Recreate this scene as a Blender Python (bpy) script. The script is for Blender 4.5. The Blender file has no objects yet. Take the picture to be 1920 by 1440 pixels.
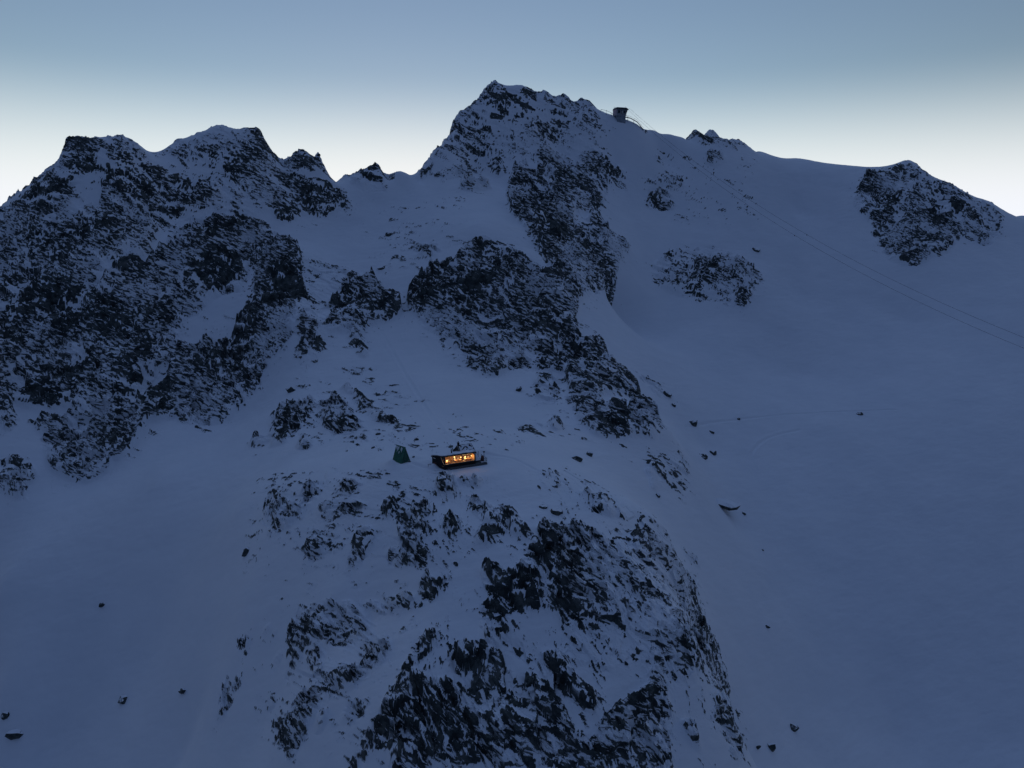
import bpy, math, random
import numpy as np
from mathutils import Vector, Matrix

# ------------------------------------------------------------------ camera, sky, light, exposure
sc = bpy.context.scene
sc.render.engine = 'CYCLES'
sc.cycles.use_denoising = True
sc.cycles.sample_clamp_direct = 0.8
sc.cycles.sample_clamp_indirect = 0.5
sc.cycles.max_bounces = 6
sc.cycles.diffuse_bounces = 3
sc.view_settings.view_transform = 'Standard'
sc.view_settings.look = 'None'
sc.view_settings.exposure = 2.74      # long dusk exposure
sc.view_settings.gamma = 1.0
sc.view_settings.use_curve_mapping = False

CAM_Z = 52.0
cam = bpy.data.cameras.new('camera')
cam.sensor_fit = 'HORIZONTAL'
cam.sensor_width = 36.0
cam.lens = 36.0 * 1331.0 / 1920.0
cam.clip_start = 0.5
cam.clip_end = 30000.0
cam_ob = bpy.data.objects.new('camera', cam)
sc.collection.objects.link(cam_ob)
cam_ob.location = (0, 0, CAM_Z)
cam_ob.rotation_euler = (math.radians(90 - 12.0), 0, 0)
sc.camera = cam_ob

SUN_EL, SUN_AZ = math.radians(-1.5), math.radians(-8.0)     # dusk: the sun is down behind the ridge
world = bpy.data.worlds.new('World')
sc.world = world
world.use_nodes = True
wn = world.node_tree
for n in list(wn.nodes):
    wn.nodes.remove(n)
w_out = wn.nodes.new('ShaderNodeOutputWorld')
w_bg = wn.nodes.new('ShaderNodeBackground')
w_sky = wn.nodes.new('ShaderNodeTexSky')
w_sky.sky_type = 'NISHITA'
w_sky.sun_disc = False
w_sky.sun_elevation = SUN_EL
w_sky.sun_rotation = SUN_AZ
w_sky.altitude = 3000.0
w_sky.air_density = 1.0
w_sky.dust_density = 0.6
w_sky.ozone_density = 2.0
w_tint = wn.nodes.new('ShaderNodeMix'); w_tint.data_type = 'RGBA'; w_tint.blend_type = 'MULTIPLY'
w_tint.inputs['Factor'].default_value = 1.0
w_tint.inputs[7].default_value = (0.89, 0.85, 0.67, 1)
# the blue of the upper dusk sky, growing smoothly towards the zenith
w_tc = wn.nodes.new('ShaderNodeTexCoord')
w_sep = wn.nodes.new('ShaderNodeSeparateXYZ')
w_mr = wn.nodes.new('ShaderNodeMapRange'); w_mr.interpolation_type = 'SMOOTHSTEP'
w_mr.inputs['From Min'].default_value = 0.10
w_mr.inputs['From Max'].default_value = 0.80
w_blue = wn.nodes.new('ShaderNodeMix'); w_blue.data_type = 'RGBA'; w_blue.blend_type = 'ADD'
w_blue.inputs[7].default_value = (0.068, 0.106, 0.212, 1)
w_bg.inputs['Strength'].default_value = 0.15
wn.links.new(w_tc.outputs['Generated'], w_sep.inputs[0])
wn.links.new(w_sep.outputs['Z'], w_mr.inputs['Value'])
wn.links.new(w_sky.outputs[0], w_tint.inputs[6])
# dust low over the horizon whitens the afterglow
w_mr2 = wn.nodes.new('ShaderNodeMapRange'); w_mr2.interpolation_type = 'SMOOTHSTEP'
w_mr2.inputs['From Min'].default_value = 0.015
w_mr2.inputs['From Max'].default_value = 0.205
w_mr2.inputs['To Min'].default_value = 0.97
w_mr2.inputs['To Max'].default_value = 0.0
w_low = wn.nodes.new('ShaderNodeMix'); w_low.data_type = 'RGBA'
w_low.inputs[7].default_value = (0.91, 0.945, 1.02, 1)
wn.links.new(w_sep.outputs['Z'], w_mr2.inputs['Value'])
# ... only on the sunset side; opposite it lies the grey blue shadow of the earth
w_side = wn.nodes.new('ShaderNodeMapRange'); w_side.interpolation_type = 'SMOOTHSTEP'
w_side.inputs['From Min'].default_value = -0.25
w_side.inputs['From Max'].default_value = 0.60
wn.links.new(w_sep.outputs['Y'], w_side.inputs['Value'])
w_mul = wn.nodes.new('ShaderNodeMath'); w_mul.operation = 'MULTIPLY'
wn.links.new(w_mr2.outputs['Result'], w_mul.inputs[0])
wn.links.new(w_side.outputs['Result'], w_mul.inputs[1])
wn.links.new(w_mul.outputs[0], w_low.inputs['Factor'])
w_east = wn.nodes.new('ShaderNodeMix'); w_east.data_type = 'RGBA'
w_east.inputs[6].default_value = (0.009, 0.017, 0.037, 1)
wn.links.new(w_side.outputs['Result'], w_east.inputs['Factor'])
wn.links.new(w_tint.outputs[2], w_east.inputs[7])
wn.links.new(w_east.outputs[2], w_low.inputs[6])
wn.links.new(w_low.outputs[2], w_blue.inputs[6])
wn.links.new(w_mr.outputs['Result'], w_blue.inputs['Factor'])
wn.links.new(w_blue.outputs[2], w_bg.inputs['Color'])
wn.links.new(w_bg.outputs[0], w_out.inputs['Surface'])

# what is left of the sun: a faint, very soft light in the sky's own direction
sun = bpy.data.lights.new('sun', 'SUN')
sun.energy = 0.02
sun.angle = math.radians(20)
sun.color = (1.0, 0.85, 0.7)
sun_ob = bpy.data.objects.new('sun', sun)
sc.collection.objects.link(sun_ob)
sun_ob.rotation_euler = (math.radians(90) - SUN_EL, 0, math.pi - SUN_AZ)

C = sc.collection

# ------------------------------------------------------------------ helpers
def tag(o, label=None, cat=None, group=None, kind=None):
    if label: o['label'] = label
    if cat: o['category'] = cat
    if group: o['group'] = group
    if kind: o['kind'] = kind
    return o

def empty(name, loc=(0, 0, 0), rz=0.0):
    o = bpy.data.objects.new(name, None)
    o.empty_display_size = 0.3
    C.objects.link(o)
    o.location = loc
    o.rotation_euler = (0, 0, rz)
    return o

class MB:
    """collects shapes, builds one mesh object"""
    def __init__(self):
        self.v, self.f = [], []
    def add(self, vs, fs):
        k = len(self.v)
        self.v += [tuple(p) for p in vs]
        self.f += [tuple(i + k for i in f) for f in fs]
        return self
    def box(self, x0, x1, y0, y1, z0, z1):
        return self.hexa([(x0, y0, z0), (x1, y0, z0), (x1, y1, z0), (x0, y1, z0),
                          (x0, y0, z1), (x1, y0, z1), (x1, y1, z1), (x0, y1, z1)])
    def hexa(self, p):
        return self.add(p, [(3, 2, 1, 0), (4, 5, 6, 7), (0, 1, 5, 4), (1, 2, 6, 5), (2, 3, 7, 6), (3, 0, 4, 7)])
    def prism(self, poly, vec):
        """polygon of 3D points extruded along vec"""
        n = len(poly)
        vec = Vector(vec)
        top = [tuple(Vector(p) + vec) for p in poly]
        return self.add(list(poly) + top, [tuple(range(n))[::-1], tuple(range(n, 2 * n))] +
                        [(i, (i + 1) % n, n + (i + 1) % n, n + i) for i in range(n)])
    def tube(self, a, b, r, n=6, r2=None):
        a, b = Vector(a), Vector(b)
        d = (b - a).normalized()
        u = d.orthogonal().normalized()
        w = d.cross(u)
        r2 = r if r2 is None else r2
        vs = []
        for c, rr in ((a, r), (b, r2)):
            for i in range(n):
                t = 2 * math.pi * i / n
                vs.append(c + (u * math.cos(t) + w * math.sin(t)) * rr)
        return self.add(vs, [(i, (i + 1) % n, n + (i + 1) % n, n + i) for i in range(n)] +
                        [tuple(range(n))[::-1], tuple(range(n, 2 * n))])
    def path(self, pts, r, n=5):
        for a, b in zip(pts[:-1], pts[1:]):
            self.tube(a, b, r, n)
        return self
    def build(self, name, mat, parent=None, smooth=False):
        me = bpy.data.meshes.new(name)
        me.from_pydata(self.v, [], self.f)
        me.update()
        if mat: me.materials.append(mat)
        if smooth:
            me.polygons.foreach_set('use_smooth', [True] * len(me.polygons))
        o = bpy.data.objects.new(name, me)
        C.objects.link(o)
        if parent: o.parent = parent
        return o

def copy_tree(o, parent=None):
    c = o.copy()
    C.objects.link(c)
    c.parent = parent
    for ch in list(o.children):
        copy_tree(ch, c)
    return c

# ------------------------------------------------------------------ materials
def new_mat(name):
    m = bpy.data.materials.new(name)
    m.use_nodes = True
    nt = m.node_tree
    b = nt.nodes['Principled BSDF']
    return m, nt, b

def noise_node(nt, scale, detail=4.0, rough=0.55, coord='Object', dist=0.0):
    tc = nt.nodes.new('ShaderNodeTexCoord')
    n = nt.nodes.new('ShaderNodeTexNoise')
    n.inputs['Scale'].default_value = scale
    n.inputs['Detail'].default_value = detail
    n.inputs['Roughness'].default_value = rough
    n.inputs['Distortion'].default_value = dist
    nt.links.new(tc.outputs[coord], n.inputs['Vector'])
    return n

def ramp(nt, src, stops):
    r = nt.nodes.new('ShaderNodeValToRGB')
    el = r.color_ramp.elements
    while len(el) < len(stops): el.new(0.5)
    for e, (p, c) in zip(el, stops):
        e.position = p
        e.color = (*c, 1) if len(c) == 3 else c
    nt.links.new(src, r.inputs['Fac'])
    return r

def simple(name, col, rough=0.7, metal=0.0, var=0.25, scale=6.0, bump=0.0, spec=0.4):
    m, nt, b = new_mat(name)
    n = noise_node(nt, scale)
    c0 = tuple(c * (1 - var) for c in col)
    c1 = tuple(min(1, c * (1 + var)) for c in col)
    r = ramp(nt, n.outputs['Fac'], [(0.3, c0), (0.7, c1)])
    nt.links.new(r.outputs['Color'], b.inputs['Base Color'])
    b.inputs['Roughness'].default_value = rough
    b.inputs['Metallic'].default_value = metal
    b.inputs['Specular IOR Level'].default_value = spec
    if bump:
        bp = nt.nodes.new('ShaderNodeBump')
        bp.inputs['Strength'].default_value = bump
        bp.inputs['Distance'].default_value = 0.05
        nt.links.new(n.outputs['Fac'], bp.inputs['Height'])
        nt.links.new(bp.outputs['Normal'], b.inputs['Normal'])
    return m

SNOW_LO, SNOW_HI = (0.77, 0.80, 0.85), (0.84, 0.86, 0.90)
ROCK_STOPS = [(0.30, (0.014, 0.020, 0.021)), (0.47, (0.045, 0.056, 0.057)), (0.60, (0.10, 0.112, 0.108)), (0.75, (0.15, 0.156, 0.152))]

def mountain_material(name, by_normal):
    """snow over dark schist: the split comes from the vertex attribute 'rock' (terrain) or from how steep the face is (boulders)"""
    m, nt, b = new_mat(name)
    L = nt.links.new
    n_fine = noise_node(nt, 0.9, 5.0, 0.6)
    if by_normal:
        geo = nt.nodes.new('ShaderNodeNewGeometry')
        sep = nt.nodes.new('ShaderNodeSeparateXYZ')
        L(geo.outputs['Normal'], sep.inputs[0])
        inv = nt.nodes.new('ShaderNodeMath'); inv.operation = 'SUBTRACT'
        inv.inputs[0].default_value = 1.22
        L(sep.outputs['Z'], inv.inputs[1])
        src = inv.outputs[0]
    else:
        at = nt.nodes.new('ShaderNodeAttribute')
        at.attribute_name = 'rock'
        src = at.outputs['Fac']
    ma = nt.nodes.new('ShaderNodeMath'); ma.operation = 'MULTIPLY_ADD'
    L(n_fine.outputs['Fac'], ma.inputs[0])
    ma.inputs[1].default_value = 0.5
    L(src, ma.inputs[2])
    mr = nt.nodes.new('ShaderNodeMapRange')
    mr.interpolation_type = 'SMOOTHSTEP'
    mr.inputs['From Min'].default_value = 0.68
    mr.inputs['From Max'].default_value = 0.82
    L(ma.outputs[0], mr.inputs['Value'])
    # snow dust caught on the ledges of the dipping beds
    tcl = nt.nodes.new('ShaderNodeTexCoord')
    mpl = nt.nodes.new('ShaderNodeMapping')
    mpl.vector_type = 'TEXTURE'
    mpl.inputs['Rotation'].default_value = (0.0, math.radians(24), 0.0)
    mpl.inputs['Scale'].default_value = (2.6, 2.0, 0.85)
    L(tcl.outputs['Object'], mpl.inputs['Vector'])
    nl = nt.nodes.new('ShaderNodeTexNoise')
    nl.inputs['Scale'].default_value = 1.0
    nl.inputs['Detail'].default_value = 6.0
    nl.inputs['Roughness'].default_value = 0.62
    nl.inputs['Distortion'].default_value = 0.6
    L(mpl.outputs['Vector'], nl.inputs['Vector'])
    ml = nt.nodes.new('ShaderNodeMapRange')
    ml.interpolation_type = 'SMOOTHSTEP'
    ml.inputs['From Min'].default_value = 0.505
    ml.inputs['From Max'].default_value = 0.565
    ml.inputs['To Min'].default_value = 1.0
    ml.inputs['To Max'].default_value = 0.04
    # some faces hold hardly any, others are plastered
    n_low = noise_node(nt, 0.045, 3.0, 0.5)
    lowm = nt.nodes.new('ShaderNodeMath'); lowm.operation = 'MULTIPLY_ADD'
    L(n_low.outputs['Fac'], lowm.inputs[0])
    lowm.inputs[1].default_value = 0.62
    lowm.inputs[2].default_value = -0.32
    ladd = nt.nodes.new('ShaderNodeMath'); ladd.operation = 'ADD'
    L(nl.outputs['Fac'], ladd.inputs[0])
    L(lowm.outputs[0], ladd.inputs[1])
    L(ladd.outputs[0], ml.inputs['Value'])
    rockf = nt.nodes.new('ShaderNodeMath'); rockf.operation = 'MULTIPLY'
    L(mr.outputs['Result'], rockf.inputs[0])
    L(ml.outputs['Result'], rockf.inputs[1])
    n_rock = noise_node(nt, 0.35, 8.0, 0.65, dist=0.4)
    rr = ramp(nt, n_rock.outputs['Fac'], ROCK_STOPS)
    n_snow = noise_node(nt, 0.05, 6.0, 0.6)
    rs = ramp(nt, n_snow.outputs['Fac'], [(0.3, SNOW_LO), (0.7, SNOW_HI)])
    mx = nt.nodes.new('ShaderNodeMix'); mx.data_type = 'RGBA'
    L(rockf.outputs[0] if not by_normal else mr.outputs['Result'], mx.inputs['Factor'])
    L(rs.outputs['Color'], mx.inputs[6])
    L(rr.outputs['Color'], mx.inputs[7])
    L(mx.outputs[2], b.inputs['Base Color'])
    b.inputs['Roughness'].default_value = 0.75
    b.inputs['Specular IOR Level'].default_value = 0.2
    n_b = noise_node(nt, 1.6, 6.0, 0.65)
    bs = nt.nodes.new('ShaderNodeMath'); bs.operation = 'MULTIPLY_ADD'
    L(mr.outputs['Result'], bs.inputs[0])
    bs.inputs[1].default_value = 0.75
    bs.inputs[2].default_value = 0.10
    bp = nt.nodes.new('ShaderNodeBump')
    bp.inputs['Distance'].default_value = 0.35
    L(bs.outputs[0], bp.inputs['Strength'])
    L(n_b.outputs['Fac'], bp.inputs['Height'])
    L(bp.outputs['Normal'], b.inputs['Normal'])
    return m

M_MOUNT = mountain_material('snow_and_schist', False)
M_BOULDER = mountain_material('snowy_boulder', True)

# ---- surveyed points of the mountain: x, y, z (metres); plan outlines of rock and snow; boulders
CTRL = [[-247.1, 330.0, 53.33], [-234.58, 335.0, 62.96], [-226.46, 335.0, 68.89], [-218.33, 335.0, 74.66], [-211.57, 335.0, 79.86], [-207.63, 335.0, 81.74], [-202.28, 335.0, 89.41], [-200.85, 335.42, 91.78], [-197.51, 336.53, 92.93], [-187.22, 340.0, 94.62], [-179.12, 343.08, 94.73], [-174.19, 345.0, 92.74], [-169.38, 352.0, 88.1], [-168.18, 354.91, 88.91], [-164.04, 363.64, 95.66], [-155.09, 371.23, 101.16], [-147.05, 375.0, 104.58], [-139.09, 375.0, 103.69], [-131.13, 375.0, 103.04], [-126.41, 375.0, 100.95], [-122.31, 375.6, 91.93], [-118.82, 377.2, 86.23], [-116.09, 378.57, 83.82], [-112.23, 380.86, 90.05], [-107.93, 383.43, 93.17], [-105.22, 385.14, 90.88], [-102.9, 386.57, 89.85], [-101.09, 387.57, 92.46], [-99.57, 388.56, 85.92], [-97.75, 389.82, 77.61], [-91.11, 393.6, 80.69], [-85.81, 395.59, 81.78], [-80.18, 396.76, 85.11], [-74.61, 397.94, 86.99], [-70.52, 398.82, 85.03], [-68.14, 399.35, 80.58], [-63.08, 400.64, 84.15], [-56.74, 402.73, 83.37], [-50.84, 404.64, 80.18], [-47.36, 411.25, 89.19], [-43.77, 420.62, 97.93], [-38.67, 432.5, 105.72], [-35.89, 437.5, 108.59], [-33.88, 441.0, 117.61], [-28.6, 447.73, 123.43], [-20.91, 454.55, 130.52], [-16.81, 458.09, 136.46], [-13.62, 460.17, 140.8], [-9.74, 460.83, 141.85], [-3.26, 461.93, 139.98], [6.54, 463.59, 140.29], [13.12, 464.69, 136.88], [21.4, 466.07, 136.35], [28.08, 467.17, 133.35], [33.09, 468.0, 134.67], [38.18, 468.88, 130.54], [43.22, 469.75, 133.25], [48.69, 470.68, 130.9], [54.22, 471.62, 127.57], [62.18, 472.96, 124.55], [67.4, 473.83, 123.13], [74.4, 475.0, 120.88], [79.97, 477.5, 119.42], [86.41, 480.43, 115.94], [93.37, 484.29, 115.87], [103.23, 489.64, 115.07], [113.31, 495.0, 113.62], [119.11, 497.5, 113.1], [121.74, 498.67, 119.07], [125.87, 500.33, 113.4], [133.34, 503.5, 119.88], [141.35, 506.67, 111.64], [147.66, 509.17, 112.82], [153.75, 511.67, 115.7], [158.85, 513.67, 112.95], [164.67, 515.94, 105.31], [171.33, 518.75, 107.93], [182.49, 523.44, 103.72], [198.26, 530.0, 103.28], [207.18, 533.25, 102.71], [216.42, 536.5, 96.93], [234.87, 543.0, 95.66], [246.98, 543.0, 91.9], [257.19, 539.17, 88.96], [256.86, 520.0, 95.23], [262.63, 513.18, 95.93], [269.0, 505.0, 100.73], [272.94, 504.0, 99.34], [279.23, 502.5, 93.59], [287.74, 500.42, 88.25], [296.33, 498.89, 85.36], [308.71, 496.94, 76.99], [320.72, 495.0, 73.53], [328.0, 494.29, 68.16], [333.55, 493.75, 62.94], [345.71, 492.5, 63.51], [358.28, 491.25, 55.83], [371.07, 490.0, 48.16], [-182.55, 262.0, 0.41], [-152.46, 262.0, 0.41], [-128.03, 275.0, 2.13], [-166.36, 295.0, 38.53], [-195.82, 290.0, 38.76], [-140.32, 310.0, 37.84], [-117.18, 330.0, 41.75], [-99.27, 320.0, 44.39], [-142.15, 350.0, 73.62], [-159.16, 330.0, 60.75], [-187.66, 318.0, 64.94], [-214.57, 310.0, 49.12], [-82.9, 275.0, 18.97], [-92.28, 262.0, 0.41], [-102.1, 248.0, -14.5], [-115.33, 243.0, -15.11], [-128.99, 232.0, -19.6], [-138.7, 222.0, -27.5], [-149.63, 220.0, -26.78], [-155.01, 212.0, -29.23], [-175.53, 235.0, -12.9], [-189.6, 260.0, 10.87], [-211.63, 270.0, 19.57], [-183.55, 225.0, -19.28], [-90.22, 362.0, 56.43], [-78.36, 330.0, 36.93], [-69.94, 290.0, 17.17], [-59.34, 250.0, 2.77], [-60.37, 310.0, 24.09], [-58.14, 360.0, 53.83], [-56.65, 390.0, 73.36], [-71.98, 380.0, 67.46], [-37.24, 395.0, 76.4], [-106.37, 365.0, 66.85], [-43.07, 270.0, 9.29], [-28.88, 235.0, 2.05], [-17.49, 205.0, -1.33], [-33.39, 205.0, -1.33], [-9.32, 200.0, -1.63], [-49.44, 205.0, -4.62], [-73.36, 238.0, -2.34], [-75.31, 220.0, -8.76], [-34.67, 170.0, -1.86], [-51.48, 182.0, -7.15], [-83.34, 208.0, -15.6], [-25.92, 157.0, 0.33], [-13.35, 154.0, -0.34], [-6.14, 156.0, 0.27], [-12.85, 164.0, 0.72], [-20.71, 165.0, -0.27], [0.0, 156.0, 0.02], [5.39, 172.0, -1.08], [9.96, 158.0, -1.96], [-17.55, 342.0, 56.19], [-35.95, 300.0, 24.99], [-14.02, 315.0, 37.62], [9.62, 325.0, 41.91], [21.44, 320.0, 32.68], [-12.89, 285.0, 17.77], [8.68, 288.0, 17.41], [24.46, 295.0, 16.57], [-11.83, 258.0, 3.21], [7.72, 252.0, 2.38], [28.08, 262.0, 0.41], [28.04, 212.0, -6.55], [40.71, 218.0, -8.21], [49.15, 226.0, -8.6], [16.67, 215.0, -3.93], [10.3, 222.0, -2.21], [37.65, 258.0, -2.84], [-3.14, 440.0, 109.53], [29.07, 450.0, 101.62], [11.95, 412.0, 77.45], [-18.41, 425.0, 87.14], [43.15, 425.0, 78.26], [62.23, 455.0, 95.92], [69.13, 430.0, 63.4], [32.69, 370.0, 48.56], [50.44, 380.0, 45.72], [45.06, 355.0, 25.32], [99.78, 478.0, 98.14], [110.56, 445.0, 63.8], [91.8, 450.0, 70.31], [110.71, 402.0, 27.73], [130.35, 398.0, 27.97], [83.62, 385.0, 17.33], [51.71, 360.0, 3.3], [76.0, 345.0, -2.58], [104.28, 352.0, -3.69], [185.47, 470.0, 64.46], [163.54, 405.0, 18.55], [142.64, 345.0, -15.93], [223.56, 440.0, 47.91], [250.69, 465.0, 70.92], [230.27, 420.0, 35.89], [272.15, 440.0, 47.91], [311.48, 450.0, 47.81], [248.18, 370.0, 7.56], [214.72, 385.0, 5.76], [177.05, 310.0, -21.23], [221.27, 305.0, -20.05], [132.2, 288.0, -27.54], [98.96, 290.0, -23.44], [73.86, 262.0, -28.86], [87.69, 252.0, -38.24], [132.61, 262.0, -41.82], [176.7, 266.0, -43.25], [71.81, 228.0, -39.21], [98.95, 226.0, -57.86], [140.4, 234.0, -61.75], [181.4, 238.0, -63.69], [74.68, 188.0, -59.54], [129.89, 211.0, -78.98], [168.12, 215.0, -81.47], [72.96, 164.0, -74.66], [118.6, 186.0, -98.95], [153.89, 190.0, -102.2], [52.15, 140.0, -65.79], [215.86, 265.0, -42.89], [176.07, 200.0, -90.9], [-12.96, 149.0, -1.35], [-6.7, 140.0, -4.01], [4.47, 140.0, -4.01], [10.61, 132.0, -6.44], [-16.98, 132.0, -6.44], [-28.64, 137.0, -8.65], [-41.68, 144.0, -11.75], [-56.96, 154.0, -16.18], [-5.89, 120.0, -11.63], [8.76, 119.0, -11.1], [19.57, 127.0, -9.74], [26.36, 124.0, -13.75], [25.03, 142.0, -8.43], [19.3, 152.0, -4.97], [-26.59, 124.0, -19.31], [-38.0, 128.0, -21.61], [-60.15, 143.0, -30.24], [-9.93, 108.0, -18.04], [3.59, 107.0, -19.39], [17.22, 108.0, -20.06], [31.3, 118.0, -19.08], [34.32, 113.0, -26.59], [-18.11, 101.0, -25.02], [-4.96, 96.0, -25.91], [11.58, 96.0, -25.91], [25.24, 101.0, -29.97], [-34.74, 114.0, -29.45], [-47.93, 122.0, -41.04], [-64.94, 137.0, -45.89], [-73.59, 140.0, -61.62], [34.98, 150.0, -14.41], [-107.0, 205.0, -21.41], [-136.91, 198.0, -35.66], [-97.4, 182.0, -36.47], [-146.01, 186.0, -46.62], [-107.14, 168.0, -60.09], [-118.57, 160.0, -77.85], [-136.52, 168.0, -68.04], [-91.14, 166.0, -51.05], [-69.95, 172.0, -16.81], [-160.05, 185.0, -62.84], [-148.93, 165.0, -88.48], [-268.06, 358.0, 33.33], [-314.49, 420.0, -16.67], [-254.19, 363.0, 42.96], [-297.61, 425.0, -7.04], [-245.39, 363.0, 48.89], [-287.3, 425.0, -1.11], [-236.58, 363.0, 54.66], [-276.99, 425.0, 4.66], [-229.25, 363.0, 59.86], [-268.41, 425.0, 9.86], [-224.98, 363.0, 61.74], [-263.41, 425.0, 11.74], [-219.19, 363.0, 69.41], [-256.63, 425.0, 19.41], [-217.62, 363.42, 71.78], [-254.74, 425.42, 21.78], [-213.95, 364.53, 72.93], [-250.34, 426.53, 22.93], [-202.63, 368.0, 74.62], [-236.77, 430.0, 24.62], [-193.74, 371.08, 74.73], [-226.11, 433.08, 24.73], [-188.33, 373.0, 72.74], [-219.63, 435.0, 22.74], [-182.86, 380.0, 68.1], [-212.69, 442.0, 18.1], [-181.45, 382.91, 68.91], [-210.83, 444.91, 18.91], [-176.68, 391.64, 75.66], [-204.65, 453.64, 25.66], [-166.79, 399.23, 81.16], [-192.69, 461.23, 31.16], [-158.03, 403.0, 84.58], [-182.35, 465.0, 34.58], [-149.48, 403.0, 83.69], [-172.48, 465.0, 33.69], [-140.92, 403.0, 83.04], [-162.6, 465.0, 33.04], [-135.84, 403.0, 80.95], [-156.74, 465.0, 30.95], [-131.42, 403.6, 71.93], [-151.61, 465.6, 21.93], [-127.64, 405.2, 66.23], [-147.17, 467.2, 16.23], [-124.67, 406.57, 63.82], [-143.68, 468.57, 13.82], [-120.48, 408.86, 70.05], [-138.75, 470.86, 20.05], [-115.82, 411.43, 73.17], [-133.27, 473.43, 23.17], [-112.87, 413.14, 70.88], [-129.81, 475.14, 20.88], [-110.35, 414.57, 69.85], [-126.85, 476.57, 19.85], [-108.39, 415.57, 72.46], [-124.56, 477.57, 22.46], [-106.75, 416.56, 65.92], [-122.63, 478.56, 15.92], [-104.77, 417.82, 57.61], [-120.32, 479.82, 7.61], [-97.59, 421.6, 60.69], [-111.95, 483.6, 10.69], [-91.88, 423.59, 61.78], [-105.33, 485.59, 11.78], [-85.84, 424.76, 65.11], [-98.37, 486.76, 15.11], [-79.86, 425.94, 66.99], [-91.48, 487.94, 16.99], [-75.48, 426.82, 65.03], [-86.44, 488.82, 15.03], [-72.91, 427.35, 60.58], [-83.49, 489.35, 10.58], [-67.48, 428.64, 64.15], [-77.25, 490.64, 14.15], [-60.69, 430.73, 63.37], [-69.42, 492.73, 13.37], [-54.36, 432.64, 60.18], [-62.15, 494.64, 10.18], [-50.59, 439.25, 69.19], [-57.73, 501.25, 19.19], [-46.68, 448.62, 77.93], [-53.14, 510.62, 27.93], [-41.18, 460.5, 85.72], [-46.72, 522.5, 35.72], [-38.19, 465.5, 88.59], [-43.28, 527.5, 38.59], [-36.03, 469.0, 97.61], [-40.79, 531.0, 47.61], [-30.39, 475.73, 103.43], [-34.35, 537.73, 53.43], [-22.2, 482.55, 110.52], [-25.05, 544.55, 60.52], [-17.84, 486.09, 116.46], [-20.12, 548.09, 66.46], [-14.45, 488.17, 120.8], [-16.28, 550.17, 70.8], [-10.33, 488.83, 121.85], [-11.64, 550.83, 71.85], [-3.45, 489.93, 119.98], [-3.89, 551.93, 69.98], [6.93, 491.59, 120.29], [7.81, 553.59, 70.29], [13.92, 492.69, 116.88], [15.67, 554.69, 66.88], [22.69, 494.07, 116.35], [25.53, 556.07, 66.35], [29.77, 495.17, 113.35], [33.49, 557.17, 63.35], [35.07, 496.0, 114.67], [39.46, 558.0, 64.67], [40.46, 496.88, 110.54], [45.51, 558.88, 60.54], [45.8, 497.75, 113.25], [51.5, 559.75, 63.25], [51.59, 498.68, 110.9], [58.0, 560.68, 60.9], [57.44, 499.62, 107.57], [64.56, 561.62, 57.57], [65.86, 500.96, 104.55], [74.01, 562.96, 54.55], [71.38, 501.83, 103.13], [80.2, 563.83, 53.13], [78.78, 503.0, 100.88], [88.49, 565.0, 50.88], [84.66, 505.5, 99.42], [95.04, 567.5, 49.42], [91.45, 508.43, 95.94], [102.6, 570.43, 45.94], [98.77, 512.29, 95.87], [110.72, 574.29, 45.87], [109.14, 517.64, 95.07], [122.21, 579.64, 45.07], [119.72, 523.0, 93.62], [133.91, 585.0, 43.62], [125.81, 525.5, 93.1], [140.66, 587.5, 43.1], [128.58, 526.67, 99.07], [143.71, 588.67, 49.07], [132.91, 528.33, 93.4], [148.51, 590.33, 43.4], [140.76, 531.5, 99.88], [157.18, 593.5, 49.88], [149.16, 534.67, 91.64], [166.46, 596.67, 41.64], [155.78, 537.17, 92.82], [173.76, 599.17, 42.82], [162.16, 539.67, 95.7], [180.79, 601.67, 45.7], [167.51, 541.67, 92.95], [186.68, 603.67, 42.95], [173.61, 543.94, 85.31], [193.4, 605.94, 35.31], [180.58, 546.75, 87.93], [201.06, 608.75, 37.93], [192.25, 551.44, 83.72], [213.87, 613.44, 33.72], [208.74, 558.0, 83.28], [231.93, 620.0, 33.28], [218.06, 561.25, 82.71], [242.15, 623.25, 32.71], [227.72, 564.5, 76.93], [252.73, 626.5, 26.93], [246.98, 571.0, 75.66], [273.8, 633.0, 25.66], [259.72, 571.0, 71.9], [287.92, 633.0, 21.9], [270.54, 567.17, 68.96], [300.12, 629.17, 18.96], [270.69, 548.0, 75.23], [301.32, 610.0, 25.23], [276.96, 541.18, 75.93], [308.68, 603.18, 25.93], [283.91, 533.0, 80.73], [316.94, 595.0, 30.73], [288.1, 532.0, 79.34], [321.68, 594.0, 29.34], [294.79, 530.5, 73.59], [329.24, 592.5, 23.59], [303.84, 528.42, 68.25], [339.5, 590.42, 18.25], [312.96, 526.89, 65.36], [349.79, 588.89, 15.36], [326.1, 524.94, 56.99], [364.62, 586.94, 6.99], [338.86, 523.0, 53.53], [379.03, 585.0, 3.53], [346.58, 522.29, 48.16], [387.72, 584.29, -1.84], [352.46, 521.75, 42.94], [394.35, 583.75, -7.06], [365.37, 520.5, 43.51], [408.89, 582.5, -6.49], [378.7, 519.25, 35.83], [423.92, 581.25, -14.17], [392.27, 518.0, 28.16], [439.22, 580.0, -21.84], [-90.0, 72.0, -131.5], [-81.0, 42.0, -147.0], [-60.0, 72.0, -104.5], [-54.0, 42.0, -123.0], [-30.0, 72.0, -77.5], [-27.0, 42.0, -99.0], [0.0, 72.0, -50.5], [0.0, 42.0, -75.0], [30.0, 72.0, -68.5], [27.0, 42.0, -99.0], [60.0, 72.0, -95.5], [54.0, 42.0, -123.0], [90.0, 72.0, -122.5], [81.0, 42.0, -147.0]]
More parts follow.
